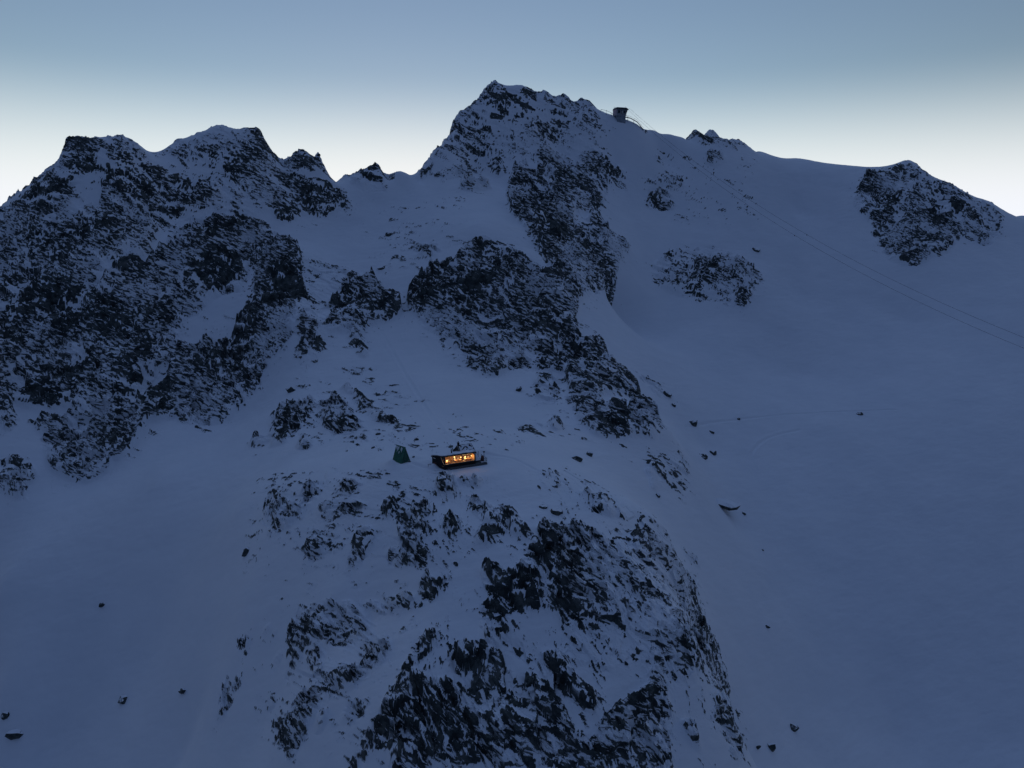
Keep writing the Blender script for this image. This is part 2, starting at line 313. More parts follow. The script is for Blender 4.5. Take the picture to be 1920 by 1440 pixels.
ROCK_AREAS = [(0.5, [[-227.2, 323.8], [-214.5, 328.6], [-204.4, 331.9], [-201.0, 334.6], [-184.5, 339.2], [-170.2, 343.3], [-157.2, 344.8], [-142.4, 350.8], [-131.9, 348.7], [-121.2, 345.0], [-110.7, 342.2], [-95.4, 318.4], [-88.8, 296.3], [-85.6, 268.6], [-93.3, 265.7], [-95.1, 257.5], [-104.6, 249.6], [-110.7, 245.6], [-120.9, 247.3], [-132.0, 246.4], [-131.5, 231.4], [-136.2, 227.8], [-141.0, 223.0], [-156.3, 229.1], [-170.0, 243.9], [-183.2, 247.8], [-194.8, 249.5], [-239.9, 319.8]]), (0.75, [[-222.2, 315.3], [-208.1, 316.4], [-189.3, 302.4], [-172.2, 283.9], [-164.3, 261.6], [-174.4, 251.5], [-187.1, 255.0]]), (0.8, [[-174.0, 312.4], [-164.4, 315.4], [-161.4, 305.7], [-165.4, 297.7], [-177.0, 299.5]]), (0.8, [[-186.9, 267.8], [-169.9, 278.2], [-144.6, 281.2], [-139.5, 268.4], [-148.9, 254.2], [-173.6, 250.1], [-184.5, 256.4]]), (0.72, [[-162.7, 285.9], [-142.3, 303.5], [-133.5, 297.1], [-141.0, 282.5], [-150.3, 275.2]]), (0.8, [[-139.1, 339.9], [-116.4, 345.3], [-102.2, 321.8], [-117.4, 323.3], [-128.6, 308.6], [-136.6, 318.3]]), (0.85, [[-115.9, 329.9], [-96.7, 323.2], [-87.7, 296.6], [-85.6, 268.6], [-94.5, 266.2], [-106.7, 278.5], [-113.1, 295.6], [-108.3, 302.3]]), (0.78, [[-130.0, 269.5], [-113.6, 276.5], [-98.0, 267.5], [-95.1, 257.5], [-106.0, 248.2], [-118.5, 246.0], [-124.8, 256.7]]), (0.8, [[-145.8, 243.7], [-133.6, 250.1], [-130.9, 230.2], [-138.5, 228.7], [-145.2, 233.2]]), (0.6, [[-186.4, 253.6], [-178.0, 249.8], [-170.2, 236.5], [-174.5, 233.2]]), (0.55, [[-169.5, 224.8], [-163.9, 225.5], [-154.9, 219.7], [-154.5, 211.1], [-164.1, 215.7]]), (0.5, [[-156.1, 227.0], [-136.8, 229.1], [-133.8, 224.8], [-139.8, 220.8], [-151.2, 222.9]]), (0.5, [[-137.5, 370.0], [-125.2, 376.9], [-118.7, 383.6], [-107.6, 371.3], [-88.6, 381.5], [-81.1, 373.0], [-95.8, 364.2], [-105.0, 359.0], [-117.9, 351.3], [-131.9, 348.7], [-139.6, 359.1]]), (0.28, [[-167.7, 353.4], [-159.8, 362.9], [-145.5, 370.7], [-137.5, 370.0], [-139.6, 359.1], [-132.5, 350.8], [-147.6, 352.2]]), (0.75, [[-133.0, 368.1], [-125.1, 378.1], [-121.8, 380.7], [-124.9, 359.8], [-133.7, 355.7]]), (0.8, [[-118.0, 382.8], [-107.3, 382.8], [-97.8, 385.8], [-96.3, 382.9], [-108.1, 373.6]]), (0.6, [[-118.5, 353.7], [-109.2, 360.9], [-104.4, 356.5], [-109.9, 348.8]]), (0.16, [[-95.4, 318.4], [-78.4, 330.0], [-62.6, 323.3], [-73.1, 304.9], [-70.0, 262.8], [-77.0, 251.1], [-84.1, 275.4]]), (0.35, [[-87.7, 296.6], [-81.9, 295.0], [-73.1, 267.6], [-79.2, 259.4]]), (0.55, [[-85.8, 388.3], [-77.2, 396.4], [-69.5, 404.3], [-67.9, 390.4], [-78.3, 385.3]]), (0.8, [[-12.5, 402.0], [-14.7, 396.6], [-20.0, 392.8], [-25.4, 392.6], [-27.8, 395.0], [-25.7, 398.2], [-20.4, 402.3], [-14.9, 404.7]]), (0.5, [[-28.8, 406.3], [-30.5, 403.7], [-34.9, 402.0], [-39.5, 402.7], [-41.5, 404.4], [-39.7, 405.4], [-35.2, 406.1], [-30.7, 407.0]]), (0.35, [[-70.4, 314.5], [-61.4, 316.5], [-47.6, 298.9], [-47.9, 289.0], [-58.7, 288.4], [-58.3, 264.1], [-66.1, 277.7], [-71.7, 272.3], [-75.3, 299.5]]), (0.75, [[-67.5, 313.8], [-56.7, 309.1], [-54.2, 290.2], [-61.9, 293.6]]), (0.7, [[-46.7, 295.8], [-46.9, 291.7], [-48.6, 290.3], [-50.8, 292.7], [-52.4, 297.7], [-52.3, 302.3], [-50.5, 303.4], [-48.2, 300.6]]), (0.6, [[-56.1, 267.1], [-54.9, 263.0], [-55.0, 260.8], [-56.3, 261.8], [-58.0, 265.2], [-59.2, 269.2], [-59.2, 271.5], [-57.9, 270.6]]), (0.3, [[-46.5, 340.9], [-34.7, 336.4], [-32.7, 328.0], [-42.9, 331.1]]), (0.25, [[-82.9, 388.3], [-67.9, 390.7], [-64.7, 387.3], [-77.9, 382.8]]), (0.56, [[-44.1, 310.6], [-37.8, 318.2], [-26.1, 320.4], [-19.5, 331.6], [-12.3, 334.5], [0.0, 325.5], [11.9, 319.5], [23.8, 318.7], [29.0, 309.5], [25.6, 295.9], [28.5, 284.7], [37.1, 287.5], [39.9, 271.6], [32.9, 252.1], [19.5, 254.9], [7.8, 255.9], [0.0, 256.6], [-6.6, 246.1], [-15.7, 257.0], [-20.3, 266.8], [-31.7, 279.1], [-37.1, 290.3], [-43.8, 299.3]]), (0.75, [[0.0, 297.9], [23.5, 314.8], [27.1, 300.5], [21.9, 290.3], [4.3, 286.9]]), (0.75, [[-4.3, 285.6], [17.2, 284.9], [18.4, 268.7], [0.0, 267.8]]), (0.75, [[-44.3, 303.3], [-36.0, 300.0], [-28.0, 285.7], [-34.0, 281.6]]), (0.5, [[17.6, 291.2], [32.4, 284.1], [39.4, 271.1], [28.1, 262.0], [18.7, 272.4]]), (0.55, [[0.0, 419.0], [15.7, 438.7], [32.2, 447.8], [44.1, 435.5], [64.9, 448.6], [68.4, 444.9], [57.0, 436.6], [47.5, 406.0], [54.5, 389.8], [67.5, 403.0], [60.6, 390.3], [53.2, 371.2], [33.8, 322.8], [28.1, 312.2], [19.9, 336.7], [10.1, 341.3], [0.0, 366.8], [-2.9, 397.5]]), (0.92, [[10.2, 347.6], [23.6, 355.3], [29.0, 339.9], [29.4, 313.6], [23.5, 314.8], [16.8, 323.2]]), (0.8, [[13.8, 377.5], [30.7, 401.9], [31.2, 368.2], [20.6, 348.5]]), (0.8, [[26.2, 425.6], [35.4, 425.3], [31.4, 390.4], [23.2, 397.2]]), (0.55, [[38.6, 447.5], [55.5, 455.2], [70.1, 450.9], [65.9, 443.5], [50.3, 433.8]]), (0.24, [[-17.8, 459.0], [-9.7, 458.2], [46.7, 471.4], [68.4, 467.4], [52.3, 457.1], [38.7, 449.5], [12.5, 436.5], [0.0, 428.8], [-18.4, 424.3], [-35.6, 412.1], [-46.1, 413.5], [-38.2, 426.3], [-31.2, 438.9]]), (0.5, [[-33.8, 429.7], [-24.9, 435.8], [-17.1, 433.5], [-24.6, 427.6], [-31.8, 422.2]]), (0.6, [[-18.7, 424.8], [-20.5, 417.0], [-25.1, 408.0], [-29.9, 406.0], [-32.1, 407.5], [-30.2, 411.0], [-25.6, 417.6], [-20.8, 424.6]]), (0.45, [[-3.4, 424.5], [-4.6, 420.1], [-7.6, 418.1], [-10.6, 421.3], [-12.0, 425.8], [-10.8, 428.5], [-7.7, 429.5], [-4.7, 428.2]]), (0.5, [[-19.4, 457.5], [-11.3, 457.2], [0.0, 454.9], [-6.4, 448.4], [-17.5, 449.6]]), (0.4, [[33.1, 468.0], [50.3, 473.0], [47.5, 459.3], [32.8, 460.8]]), (0.45, [[1.6, 452.9], [16.1, 451.1], [29.2, 453.3], [15.9, 442.8], [3.2, 447.1]]), (0.5, [[19.9, 255.1], [35.2, 270.5], [46.9, 278.4], [49.0, 265.0], [48.6, 225.3], [44.7, 216.0], [38.3, 213.4], [29.0, 206.5], [23.2, 213.3], [18.6, 223.0]]), (0.85, [[19.8, 216.0], [27.3, 219.9], [31.2, 210.7], [25.6, 204.8]]), (0.7, [[24.7, 246.9], [35.3, 255.5], [34.2, 233.5], [26.9, 232.8]]), (0.4, [[51.0, 283.7], [60.4, 286.1], [66.1, 283.8], [58.1, 273.9]]), (0.22, [[7.7, 252.0], [17.0, 246.4], [15.9, 223.3], [7.7, 221.2]]), (0.35, [[14.8, 207.0], [14.0, 201.7], [12.7, 198.6], [11.7, 200.0], [11.5, 205.0], [12.2, 210.5], [13.6, 213.2], [14.6, 211.7]]), (0.4, [[6.0, 197.6], [5.2, 193.5], [3.4, 190.6], [1.7, 191.1], [1.1, 194.6], [1.8, 198.7], [3.6, 201.1], [5.4, 200.6]]), (0.8, [[100.6, 451.4], [97.5, 448.7], [90.4, 445.5], [83.3, 442.2], [80.7, 443.0], [84.1, 447.4], [91.5, 452.6], [98.3, 453.4]]), (0.8, [[137.1, 481.1], [134.6, 478.3], [129.8, 476.5], [125.4, 476.8], [124.0, 478.7], [126.3, 481.0], [131.1, 482.7], [135.6, 482.9]]), (0.45, [[102.8, 479.6], [100.8, 478.5], [95.3, 472.7], [90.0, 468.0], [88.1, 467.5], [90.4, 470.6], [96.0, 477.2], [101.0, 480.2]]), (0.3, [[109.1, 463.3], [105.7, 460.6], [98.1, 458.0], [90.6, 456.0], [87.6, 456.1], [91.1, 459.4], [99.1, 464.2], [106.6, 465.5]]), (0.3, [[78.6, 452.3], [101.3, 467.0], [107.1, 461.5], [95.9, 454.8]]), (0.25, [[75.0, 396.4], [92.3, 417.0], [118.8, 423.8], [135.0, 414.1], [141.3, 404.0], [135.1, 393.3], [123.5, 380.4], [110.1, 386.7], [96.2, 389.9], [78.5, 389.8]]), (0.75, [[130.1, 407.9], [140.6, 403.6], [137.8, 398.6]]), (0.6, [[102.6, 406.4], [116.7, 408.4], [112.7, 398.0], [103.5, 396.3]]), (0.6, [[120.9, 389.6], [131.5, 390.9], [124.2, 379.8]]), (0.55, [[81.9, 392.3], [99.7, 392.5], [107.2, 386.8], [90.2, 389.0]]), (0.36, [[229.5, 485.9], [243.4, 495.6], [265.8, 498.5], [281.4, 485.6], [312.1, 481.1], [316.8, 470.9], [305.9, 452.2], [287.0, 437.3], [273.9, 443.4], [259.8, 428.9], [242.4, 419.4], [228.7, 416.5], [221.6, 424.6], [220.6, 440.6], [223.9, 452.5], [218.3, 467.6]]), (0.68, [[222.2, 444.5], [233.6, 448.5], [249.8, 434.6], [258.8, 433.2], [235.3, 417.6], [222.1, 423.6]]), (0.68, [[233.7, 480.9], [250.6, 480.2], [247.4, 465.2], [233.0, 454.8], [227.7, 462.1]]), (0.7, [[260.1, 467.0], [271.5, 458.7], [274.3, 444.2], [259.9, 441.8], [252.0, 453.1]]), (0.6, [[286.5, 457.9], [305.9, 458.3], [287.0, 437.3], [277.3, 440.5]]), (0.65, [[118.8, 500.6], [134.1, 500.9], [143.5, 499.0], [161.5, 506.0], [144.8, 492.3], [123.0, 490.9]]), (0.35, [[-81.3, 230.5], [-72.8, 236.0], [-63.1, 226.8], [-66.9, 215.0], [-67.2, 204.5], [-73.1, 206.4]]), (0.75, [[-69.5, 217.5], [-69.6, 215.8], [-70.9, 215.8], [-72.8, 217.7], [-74.2, 220.2], [-74.1, 222.0], [-72.7, 221.9], [-70.8, 220.1]]), (0.32, [[-63.1, 226.8], [-56.8, 230.1], [-43.8, 201.2], [-38.3, 182.9], [-48.7, 194.8], [-58.5, 211.9]]), (0.75, [[-51.1, 206.8], [-51.0, 203.2], [-52.4, 202.6], [-54.7, 205.4], [-56.4, 209.7], [-56.5, 212.9], [-55.0, 213.4], [-52.8, 210.9]]), (0.7, [[-58.8, 225.0], [-58.9, 223.5], [-60.1, 223.4], [-61.7, 224.7], [-62.7, 226.7], [-62.6, 228.1], [-61.4, 228.3], [-59.8, 227.0]]), (0.42, [[-60.1, 240.7], [-55.4, 236.0], [-33.7, 198.7], [-34.5, 194.5], [-45.1, 214.2]]), (0.45, [[-57.1, 194.4], [-56.9, 191.5], [-58.3, 191.5], [-60.5, 194.5], [-62.3, 198.6], [-62.5, 201.3], [-61.1, 201.3], [-58.8, 198.5]]), (0.3, [[-75.0, 210.9], [-75.6, 209.6], [-78.4, 210.9], [-81.8, 213.6], [-83.7, 216.2], [-83.1, 217.5], [-80.3, 216.6], [-77.0, 213.9]]), (0.7, [[-73.3, 229.9], [-73.7, 229.0], [-75.6, 229.7], [-77.9, 231.7], [-79.3, 234.0], [-78.8, 234.8], [-76.8, 233.7], [-74.5, 231.7]]), (0.62, [[-60.8, 166.0], [-51.9, 156.8], [-48.4, 152.3], [-53.5, 151.3], [-58.7, 159.4]]), (0.6, [[-45.5, 156.0], [-45.5, 154.5], [-46.7, 154.6], [-48.2, 156.2], [-49.3, 158.7], [-49.4, 160.6], [-48.2, 160.5], [-46.6, 158.5]]), (0.65, [[-34.4, 150.8], [-35.0, 150.0], [-36.8, 150.6], [-39.0, 152.4], [-40.2, 154.4], [-39.6, 155.4], [-37.7, 154.6], [-35.5, 152.7]]), (0.55, [[-32.7, 144.0], [-33.9, 143.9], [-37.5, 145.5], [-41.3, 148.1], [-43.1, 150.1], [-41.8, 150.1], [-38.0, 148.2], [-34.3, 145.7]]), (0.45, [[-16.9, 152.8], [-13.1, 151.2], [-12.8, 143.9], [-15.8, 143.9]]), (0.3, [[-13.1, 151.2], [-6.5, 148.9], [-6.9, 146.1], [-11.6, 146.9]]), (0.1, [[-70.4, 185.4], [-16.0, 143.9], [-6.8, 143.5], [0.0, 131.4], [-6.1, 124.2], [-16.3, 125.3], [-27.7, 131.2], [-40.1, 137.1], [-58.9, 151.7]]), (0.72, [[-28.5, 136.1], [-29.0, 135.4], [-30.4, 135.6], [-32.1, 136.7], [-32.9, 138.2], [-32.5, 139.0], [-31.0, 138.7], [-29.3, 137.5]]), (0.75, [[-30.1, 133.1], [-30.5, 132.7], [-31.8, 132.9], [-33.2, 133.8], [-34.0, 134.7], [-33.5, 135.2], [-32.2, 134.8], [-30.8, 134.0]]), (0.6, [[-23.1, 137.6], [-20.2, 136.5], [-17.0, 132.0], [-17.3, 130.1], [-22.6, 133.5]]), (0.6, [[-16.4, 127.3], [-17.4, 126.7], [-20.2, 127.6], [-23.2, 129.4], [-24.5, 131.0], [-23.4, 131.4], [-20.6, 130.4], [-17.7, 128.7]]), (0.5, [[-10.5, 132.0], [-11.4, 130.7], [-12.6, 130.7], [-13.4, 131.8], [-13.4, 133.5], [-12.5, 135.0], [-11.3, 135.2], [-10.5, 133.9]]), (0.55, [[-17.0, 138.0], [-17.4, 137.2], [-18.6, 137.2], [-20.0, 138.0], [-20.6, 139.0], [-20.2, 139.8], [-18.9, 139.8], [-17.6, 139.1]]), (0.5, [[-24.2, 140.7], [-24.7, 139.9], [-26.0, 140.0], [-27.4, 140.9], [-28.1, 142.2], [-27.7, 143.0], [-26.4, 142.9], [-25.0, 141.9]]), (0.65, [[-40.3, 139.6], [-41.1, 139.2], [-42.6, 140.0], [-43.9, 141.5], [-44.2, 142.9], [-43.4, 143.4], [-41.9, 142.6], [-40.6, 141.0]]), (0.4, [[-9.1, 143.3], [0.0, 138.1], [4.2, 131.4], [3.1, 129.9], [-2.1, 131.4], [-8.3, 138.0]]), (0.6, [[-4.7, 130.1], [-5.0, 128.9], [-5.7, 128.5], [-6.5, 129.0], [-6.8, 130.1], [-6.6, 131.3], [-5.8, 131.8], [-5.1, 131.3]]), (0.5, [[-1.2, 133.8], [-1.6, 132.6], [-2.7, 132.2], [-3.7, 132.7], [-4.2, 133.8], [-3.8, 135.0], [-2.7, 135.5], [-1.6, 134.9]]), (0.3, [[-5.9, 120.0], [0.0, 122.5], [4.2, 129.6], [6.7, 134.5], [13.0, 135.4], [20.4, 133.5], [30.4, 145.8], [34.3, 146.4], [41.2, 153.1], [44.7, 149.8], [48.3, 148.5], [32.0, 111.7], [27.0, 111.2], [17.2, 108.0], [8.1, 106.9], [-0.9, 108.2], [-5.6, 111.7], [-2.9, 116.7]]), (0.62, [[5.9, 133.9], [12.4, 134.8], [15.9, 131.6], [13.2, 125.1], [8.0, 123.3], [5.1, 125.8]]), (0.85, [[8.0, 123.3], [16.5, 127.3], [17.1, 122.2], [13.8, 115.0], [10.5, 113.0], [8.2, 117.2]]), (0.6, [[0.0, 121.5], [4.9, 119.1], [4.8, 116.4], [1.4, 116.5]]), (0.7, [[-6.0, 123.1], [-3.0, 123.9], [-0.8, 118.5], [-2.9, 118.2]]), (0.65, [[-5.2, 115.9], [-1.4, 117.6], [-1.4, 114.8], [-4.7, 113.5]]), (0.8, [[-4.7, 113.1], [-1.4, 113.5], [-1.4, 108.9], [-4.1, 109.6]]), (0.7, [[26.0, 137.0], [31.3, 143.7], [31.9, 140.6], [26.4, 133.0]]), (0.7, [[22.7, 120.4], [26.6, 122.6], [25.0, 116.3], [22.1, 116.3]]), (0.6, [[35.1, 143.9], [45.8, 165.0], [44.4, 151.3], [35.4, 134.3]]), (0.6, [[38.1, 139.9], [47.6, 155.1], [48.2, 147.5], [33.2, 112.7], [31.9, 115.9]]), (0.6, [[24.5, 113.0], [32.5, 118.5], [32.3, 113.4], [25.4, 107.5], [23.0, 109.9]]), (0.7, [[4.5, 107.0], [9.0, 107.7], [10.5, 103.7], [7.8, 102.8], [5.3, 104.5]]), (0.6, [[7.9, 103.6], [13.3, 104.9], [13.3, 100.4], [9.4, 100.5]]), (0.48, [[-19.6, 105.2], [-16.8, 106.3], [-9.6, 103.3], [-5.4, 106.6], [0.0, 105.7], [3.5, 105.2], [7.3, 101.2], [11.6, 96.0], [12.3, 92.6], [-18.3, 95.3], [-19.8, 100.1]]), (0.92, [[-10.7, 108.8], [-7.1, 109.0], [-0.7, 106.6], [-3.5, 105.0], [-8.9, 105.8]]), (0.75, [[-17.6, 104.2], [-9.6, 103.3], [-8.6, 100.5], [-15.5, 100.8]]), (0.78, [[-8.4, 98.6], [0.0, 98.9], [0.0, 95.8], [-6.5, 94.1], [-9.9, 95.6]]), (0.58, [[12.6, 96.2], [17.4, 102.2], [24.7, 107.7], [26.3, 106.0], [25.2, 101.0], [25.7, 97.5], [12.3, 92.6]]), (0.4, [[-27.9, 99.9], [-23.7, 102.3], [-19.7, 106.0], [-18.4, 109.6], [-15.0, 112.5], [-12.1, 112.1], [-15.4, 108.4], [-17.6, 104.2], [-19.3, 99.9]]), (0.28, [[-45.9, 132.1], [-33.6, 127.6], [-26.0, 120.5], [-22.2, 114.7], [-22.8, 111.1], [-28.1, 111.0], [-33.1, 112.1], [-36.3, 116.0], [-43.7, 125.8]]), (0.72, [[-45.9, 132.1], [-38.0, 128.0], [-32.1, 125.6], [-27.1, 121.2], [-30.8, 119.3], [-37.3, 124.7], [-42.1, 126.3], [-45.3, 129.6]]), (0.85, [[-45.6, 130.9], [-38.4, 125.0], [-40.8, 125.5], [-44.4, 128.3]]), (0.7, [[-44.2, 127.5], [-36.4, 120.7], [-36.2, 119.9], [-42.5, 125.4]]), (0.75, [[-30.3, 119.0], [-25.0, 114.9], [-22.1, 114.1], [-22.9, 111.3], [-26.7, 113.5]]), (0.75, [[-33.5, 113.2], [-25.5, 112.4], [-25.1, 110.5], [-30.2, 111.4]]), (0.92, [[-41.0, 118.5], [-34.7, 113.1], [-34.8, 111.6], [-37.2, 112.9], [-39.9, 116.2]]), (0.8, [[-46.2, 122.5], [-46.4, 122.2], [-47.3, 122.6], [-48.3, 123.5], [-48.8, 124.4], [-48.6, 124.7], [-47.8, 124.3], [-46.8, 123.5]]), (0.35, [[-48.3, 123.2], [-39.1, 114.7], [-35.9, 110.2], [-39.0, 108.3], [-43.9, 116.2]]), (0.7, [[-42.6, 117.6], [-38.3, 113.6], [-36.3, 109.9], [-42.3, 114.4]]), (0.5, [[-29.8, 109.4], [-24.5, 106.6], [-24.7, 105.1], [-29.4, 107.6]]), (0.6, [[-32.4, 108.9], [-32.5, 108.3], [-33.2, 108.4], [-34.0, 109.2], [-34.5, 110.1], [-34.3, 110.8], [-33.7, 110.7], [-32.9, 109.9]]), (0.9, [[-62.6, 135.5], [-60.8, 134.2], [-57.8, 129.7], [-60.6, 130.7]]), (0.6, [[-56.9, 131.8], [-57.4, 131.6], [-58.2, 132.0], [-58.7, 132.7], [-58.7, 133.3], [-58.2, 133.4], [-57.4, 133.0], [-56.9, 132.3]]), (0.55, [[-33.6, 127.8], [-22.8, 123.5], [-22.4, 120.7], [-26.6, 124.0]]), (0.4, [[-22.8, 123.5], [-17.3, 120.0], [-17.0, 117.9], [-21.9, 120.6]]), (0.65, [[-15.0, 122.2], [-15.4, 121.8], [-16.4, 122.0], [-17.5, 122.7], [-18.0, 123.5], [-17.6, 123.8], [-16.5, 123.5], [-15.5, 122.9]]), (0.8, [[-17.0, 122.4], [-13.3, 119.9], [-13.5, 119.3], [-16.8, 120.4]]), (0.75, [[-11.1, 121.0], [-11.7, 120.9], [-12.7, 121.4], [-13.6, 122.2], [-13.8, 122.9], [-13.2, 123.0], [-12.2, 122.5], [-11.3, 121.7]]), (0.6, [[-55.7, 136.3], [-55.9, 135.9], [-57.4, 136.4], [-59.4, 137.6], [-60.7, 138.8], [-60.5, 139.1], [-58.9, 138.4], [-56.9, 137.3]]), (0.6, [[-48.4, 132.6], [-49.1, 132.7], [-50.9, 133.7], [-52.8, 135.0], [-53.7, 135.9], [-53.0, 135.7], [-51.2, 134.7], [-49.3, 133.4]]), (0.7, [[-46.8, 127.9], [-47.1, 127.7], [-47.8, 128.0], [-48.7, 128.7], [-49.1, 129.4], [-48.9, 129.6], [-48.1, 129.3], [-47.3, 128.6]]), (0.75, [[-42.0, 123.1], [-42.3, 123.1], [-43.3, 123.7], [-44.4, 124.7], [-44.9, 125.5], [-44.6, 125.5], [-43.6, 124.9], [-42.6, 123.9]]), (0.7, [[-29.8, 129.0], [-29.9, 128.5], [-30.3, 128.3], [-30.7, 128.7], [-31.0, 129.3], [-30.9, 129.9], [-30.5, 130.0], [-30.1, 129.6]]), (0.6, [[-21.1, 124.6], [-21.3, 124.5], [-22.0, 124.8], [-22.6, 125.3], [-22.9, 125.7], [-22.7, 125.8], [-22.1, 125.5], [-21.4, 125.0]]), (0.7, [[-13.4, 112.0], [-13.3, 111.4], [-13.6, 110.8], [-14.3, 110.6], [-14.8, 110.8], [-14.9, 111.4], [-14.5, 111.9], [-13.9, 112.2]]), (0.13, [[4.9, 155.0], [13.0, 164.8], [28.5, 148.6], [49.4, 173.2], [49.6, 162.5], [41.2, 153.1], [29.9, 142.8], [15.9, 142.1], [5.9, 148.0]]), (0.4, [[15.4, 149.2], [21.5, 150.4], [24.0, 142.8], [18.0, 141.0]]), (0.2, [[40.3, 205.2], [58.5, 225.5], [54.3, 207.3], [39.4, 191.1]]), (0.4, [[43.7, 203.7], [42.7, 200.8], [41.1, 198.3], [39.9, 198.0], [39.7, 200.0], [40.8, 203.1], [42.3, 205.3], [43.5, 205.5]]), (0.6, [[46.4, 176.7], [51.3, 181.9], [49.8, 177.3], [45.7, 173.4]]), (0.3, [[27.9, 105.5], [31.7, 105.8], [31.3, 103.9], [28.4, 103.5]]), (0.75, [[29.0, 104.9], [31.8, 105.3], [31.2, 104.2], [29.3, 103.9]]), (0.14, [[31.6, 109.7], [40.9, 113.4], [47.5, 118.9], [34.7, 106.0]]), (0.26, [[41.9, 147.3], [51.0, 159.5], [52.5, 150.5], [43.4, 113.6], [39.0, 107.2], [35.3, 110.6]]), (0.07, [[-79.4, 375.3], [-22.5, 387.3], [-22.0, 332.3], [-37.5, 314.6], [-50.5, 306.2], [-67.8, 339.4]]), (0.06, [[92.1, 475.2], [163.2, 493.0], [153.7, 446.0], [95.1, 431.9]]), (0.075, [[-77.9, 254.2], [-50.3, 252.9], [2.9, 183.1], [0.0, 163.2], [-34.7, 170.0], [-63.2, 202.2]]), (0.05, [[-57.4, 249.7], [-34.8, 225.6], [-30.1, 193.7], [-8.3, 177.5], [-7.8, 165.9], [-36.9, 181.8]]), (0.12, [[4.8, 204.0], [21.3, 210.6], [21.6, 197.2], [5.9, 189.3]])]
SNOW_GAPS = [(0.9, [[-194.5, 321.0], [-187.5, 326.3], [-180.8, 326.5], [-178.7, 319.4], [-189.2, 313.9]]), (0.75, [[-186.4, 253.6], [-185.1, 272.1], [-174.2, 283.6], [-166.4, 295.0], [-160.9, 312.1], [-158.2, 311.0], [-163.9, 288.8], [-173.7, 277.7], [-182.0, 269.3], [-182.4, 252.7]]), (0.9, [[-133.5, 287.8], [-126.3, 298.4], [-114.3, 303.2], [-112.9, 320.8], [-106.8, 297.0], [-110.1, 286.0], [-110.3, 279.7], [-124.8, 277.8], [-132.7, 279.6]]), (0.85, [[-142.7, 304.7], [-141.3, 309.5], [-135.1, 296.7], [-137.8, 295.8]]), (0.8, [[-157.4, 325.3], [-147.3, 335.9], [-136.6, 347.7], [-131.6, 347.3], [-139.1, 339.9], [-149.9, 323.7], [-153.0, 297.9], [-156.4, 296.0]]), (0.85, [[-140.4, 265.7], [-137.8, 266.7], [-134.0, 247.5], [-136.7, 248.4]]), (0.8, [[-137.8, 269.1], [-131.7, 274.0], [-129.8, 264.1], [-132.0, 253.0]]), (0.8, [[-178.8, 244.9], [-167.4, 245.9], [-154.0, 249.1], [-157.7, 241.7], [-167.5, 239.6], [-159.9, 226.2], [-165.7, 227.2]]), (0.9, [[0.0, 115.7], [7.1, 115.9], [9.4, 111.5], [9.1, 108.8], [2.7, 108.9], [-0.9, 111.4]]), (0.95, [[7.3, 101.6], [10.0, 102.9], [12.1, 96.7], [10.3, 96.1]]), (0.8, [[-9.6, 102.6], [-3.5, 102.8], [-3.0, 100.3], [-8.5, 100.2]]), (0.9, [[-37.6, 123.5], [-32.2, 120.9], [-25.8, 114.1], [-28.7, 113.6], [-34.5, 117.4]]), (0.85, [[-42.9, 126.9], [-37.1, 123.8], [-35.6, 121.8], [-40.5, 124.4]]), (0.85, [[-25.7, 119.2], [-23.7, 116.2], [-24.5, 114.9], [-26.3, 116.8]]), (0.8, [[31.6, 393.5], [44.1, 402.1], [40.8, 383.1], [31.8, 376.8]]), (0.8, [[7.7, 429.8], [15.6, 434.0], [15.1, 417.3], [7.6, 419.8]]), (0.85, [[28.8, 233.5], [45.9, 247.5], [38.1, 223.5], [29.5, 224.3]]), (0.85, [[-36.0, 300.0], [-25.0, 304.1], [-22.5, 300.6], [-33.2, 294.4]]), (0.8, [[12.5, 435.6], [27.5, 421.5], [21.1, 416.7]])]
TRACKS = [[[-11.8, 168.2], [-13.3, 172.1], [-15.5, 177.8], [-18.3, 185.4], [-21.2, 194.9], [-24.2, 204.8], [-27.4, 214.7], [-30.8, 225.0], [-34.4, 235.6], [-38.3, 247.5], [-42.1, 258.0], [-45.7, 266.8], [-48.7, 273.3], [-51.3, 278.6], [-53.6, 283.3], [-55.5, 287.5], [-57.0, 290.6]], [[67.6, 267.5], [72.7, 272.4], [79.6, 277.6], [87.3, 282.5], [94.5, 286.5], [100.7, 289.5], [106.6, 292.2], [112.8, 294.6], [119.6, 296.8], [127.8, 298.9], [137.2, 301.6], [146.4, 303.8], [153.8, 304.7], [159.3, 304.9], [163.7, 304.6], [167.0, 304.2], [169.3, 303.8]], [[120.1, 285.7], [117.2, 284.7], [112.9, 283.1], [108.4, 281.1], [104.4, 278.7], [101.3, 276.1], [98.5, 273.3], [96.2, 270.5], [94.5, 267.9], [93.8, 265.5], [93.8, 263.2], [94.1, 261.2], [94.2, 259.9]], [[-7.0, 163.2], [-5.7, 162.8], [-3.9, 162.2], [-1.9, 161.6], [0.0, 160.7], [1.6, 159.5], [3.1, 158.1], [4.6, 156.8], [6.1, 155.6], [7.8, 154.4], [9.5, 153.2], [11.0, 152.2], [12.0, 151.5]], [[-23.3, 155.9], [-22.6, 155.5], [-21.6, 155.1], [-20.5, 154.6], [-19.4, 154.1], [-18.4, 153.6], [-17.3, 153.2], [-16.3, 152.8], [-15.6, 152.5]]]
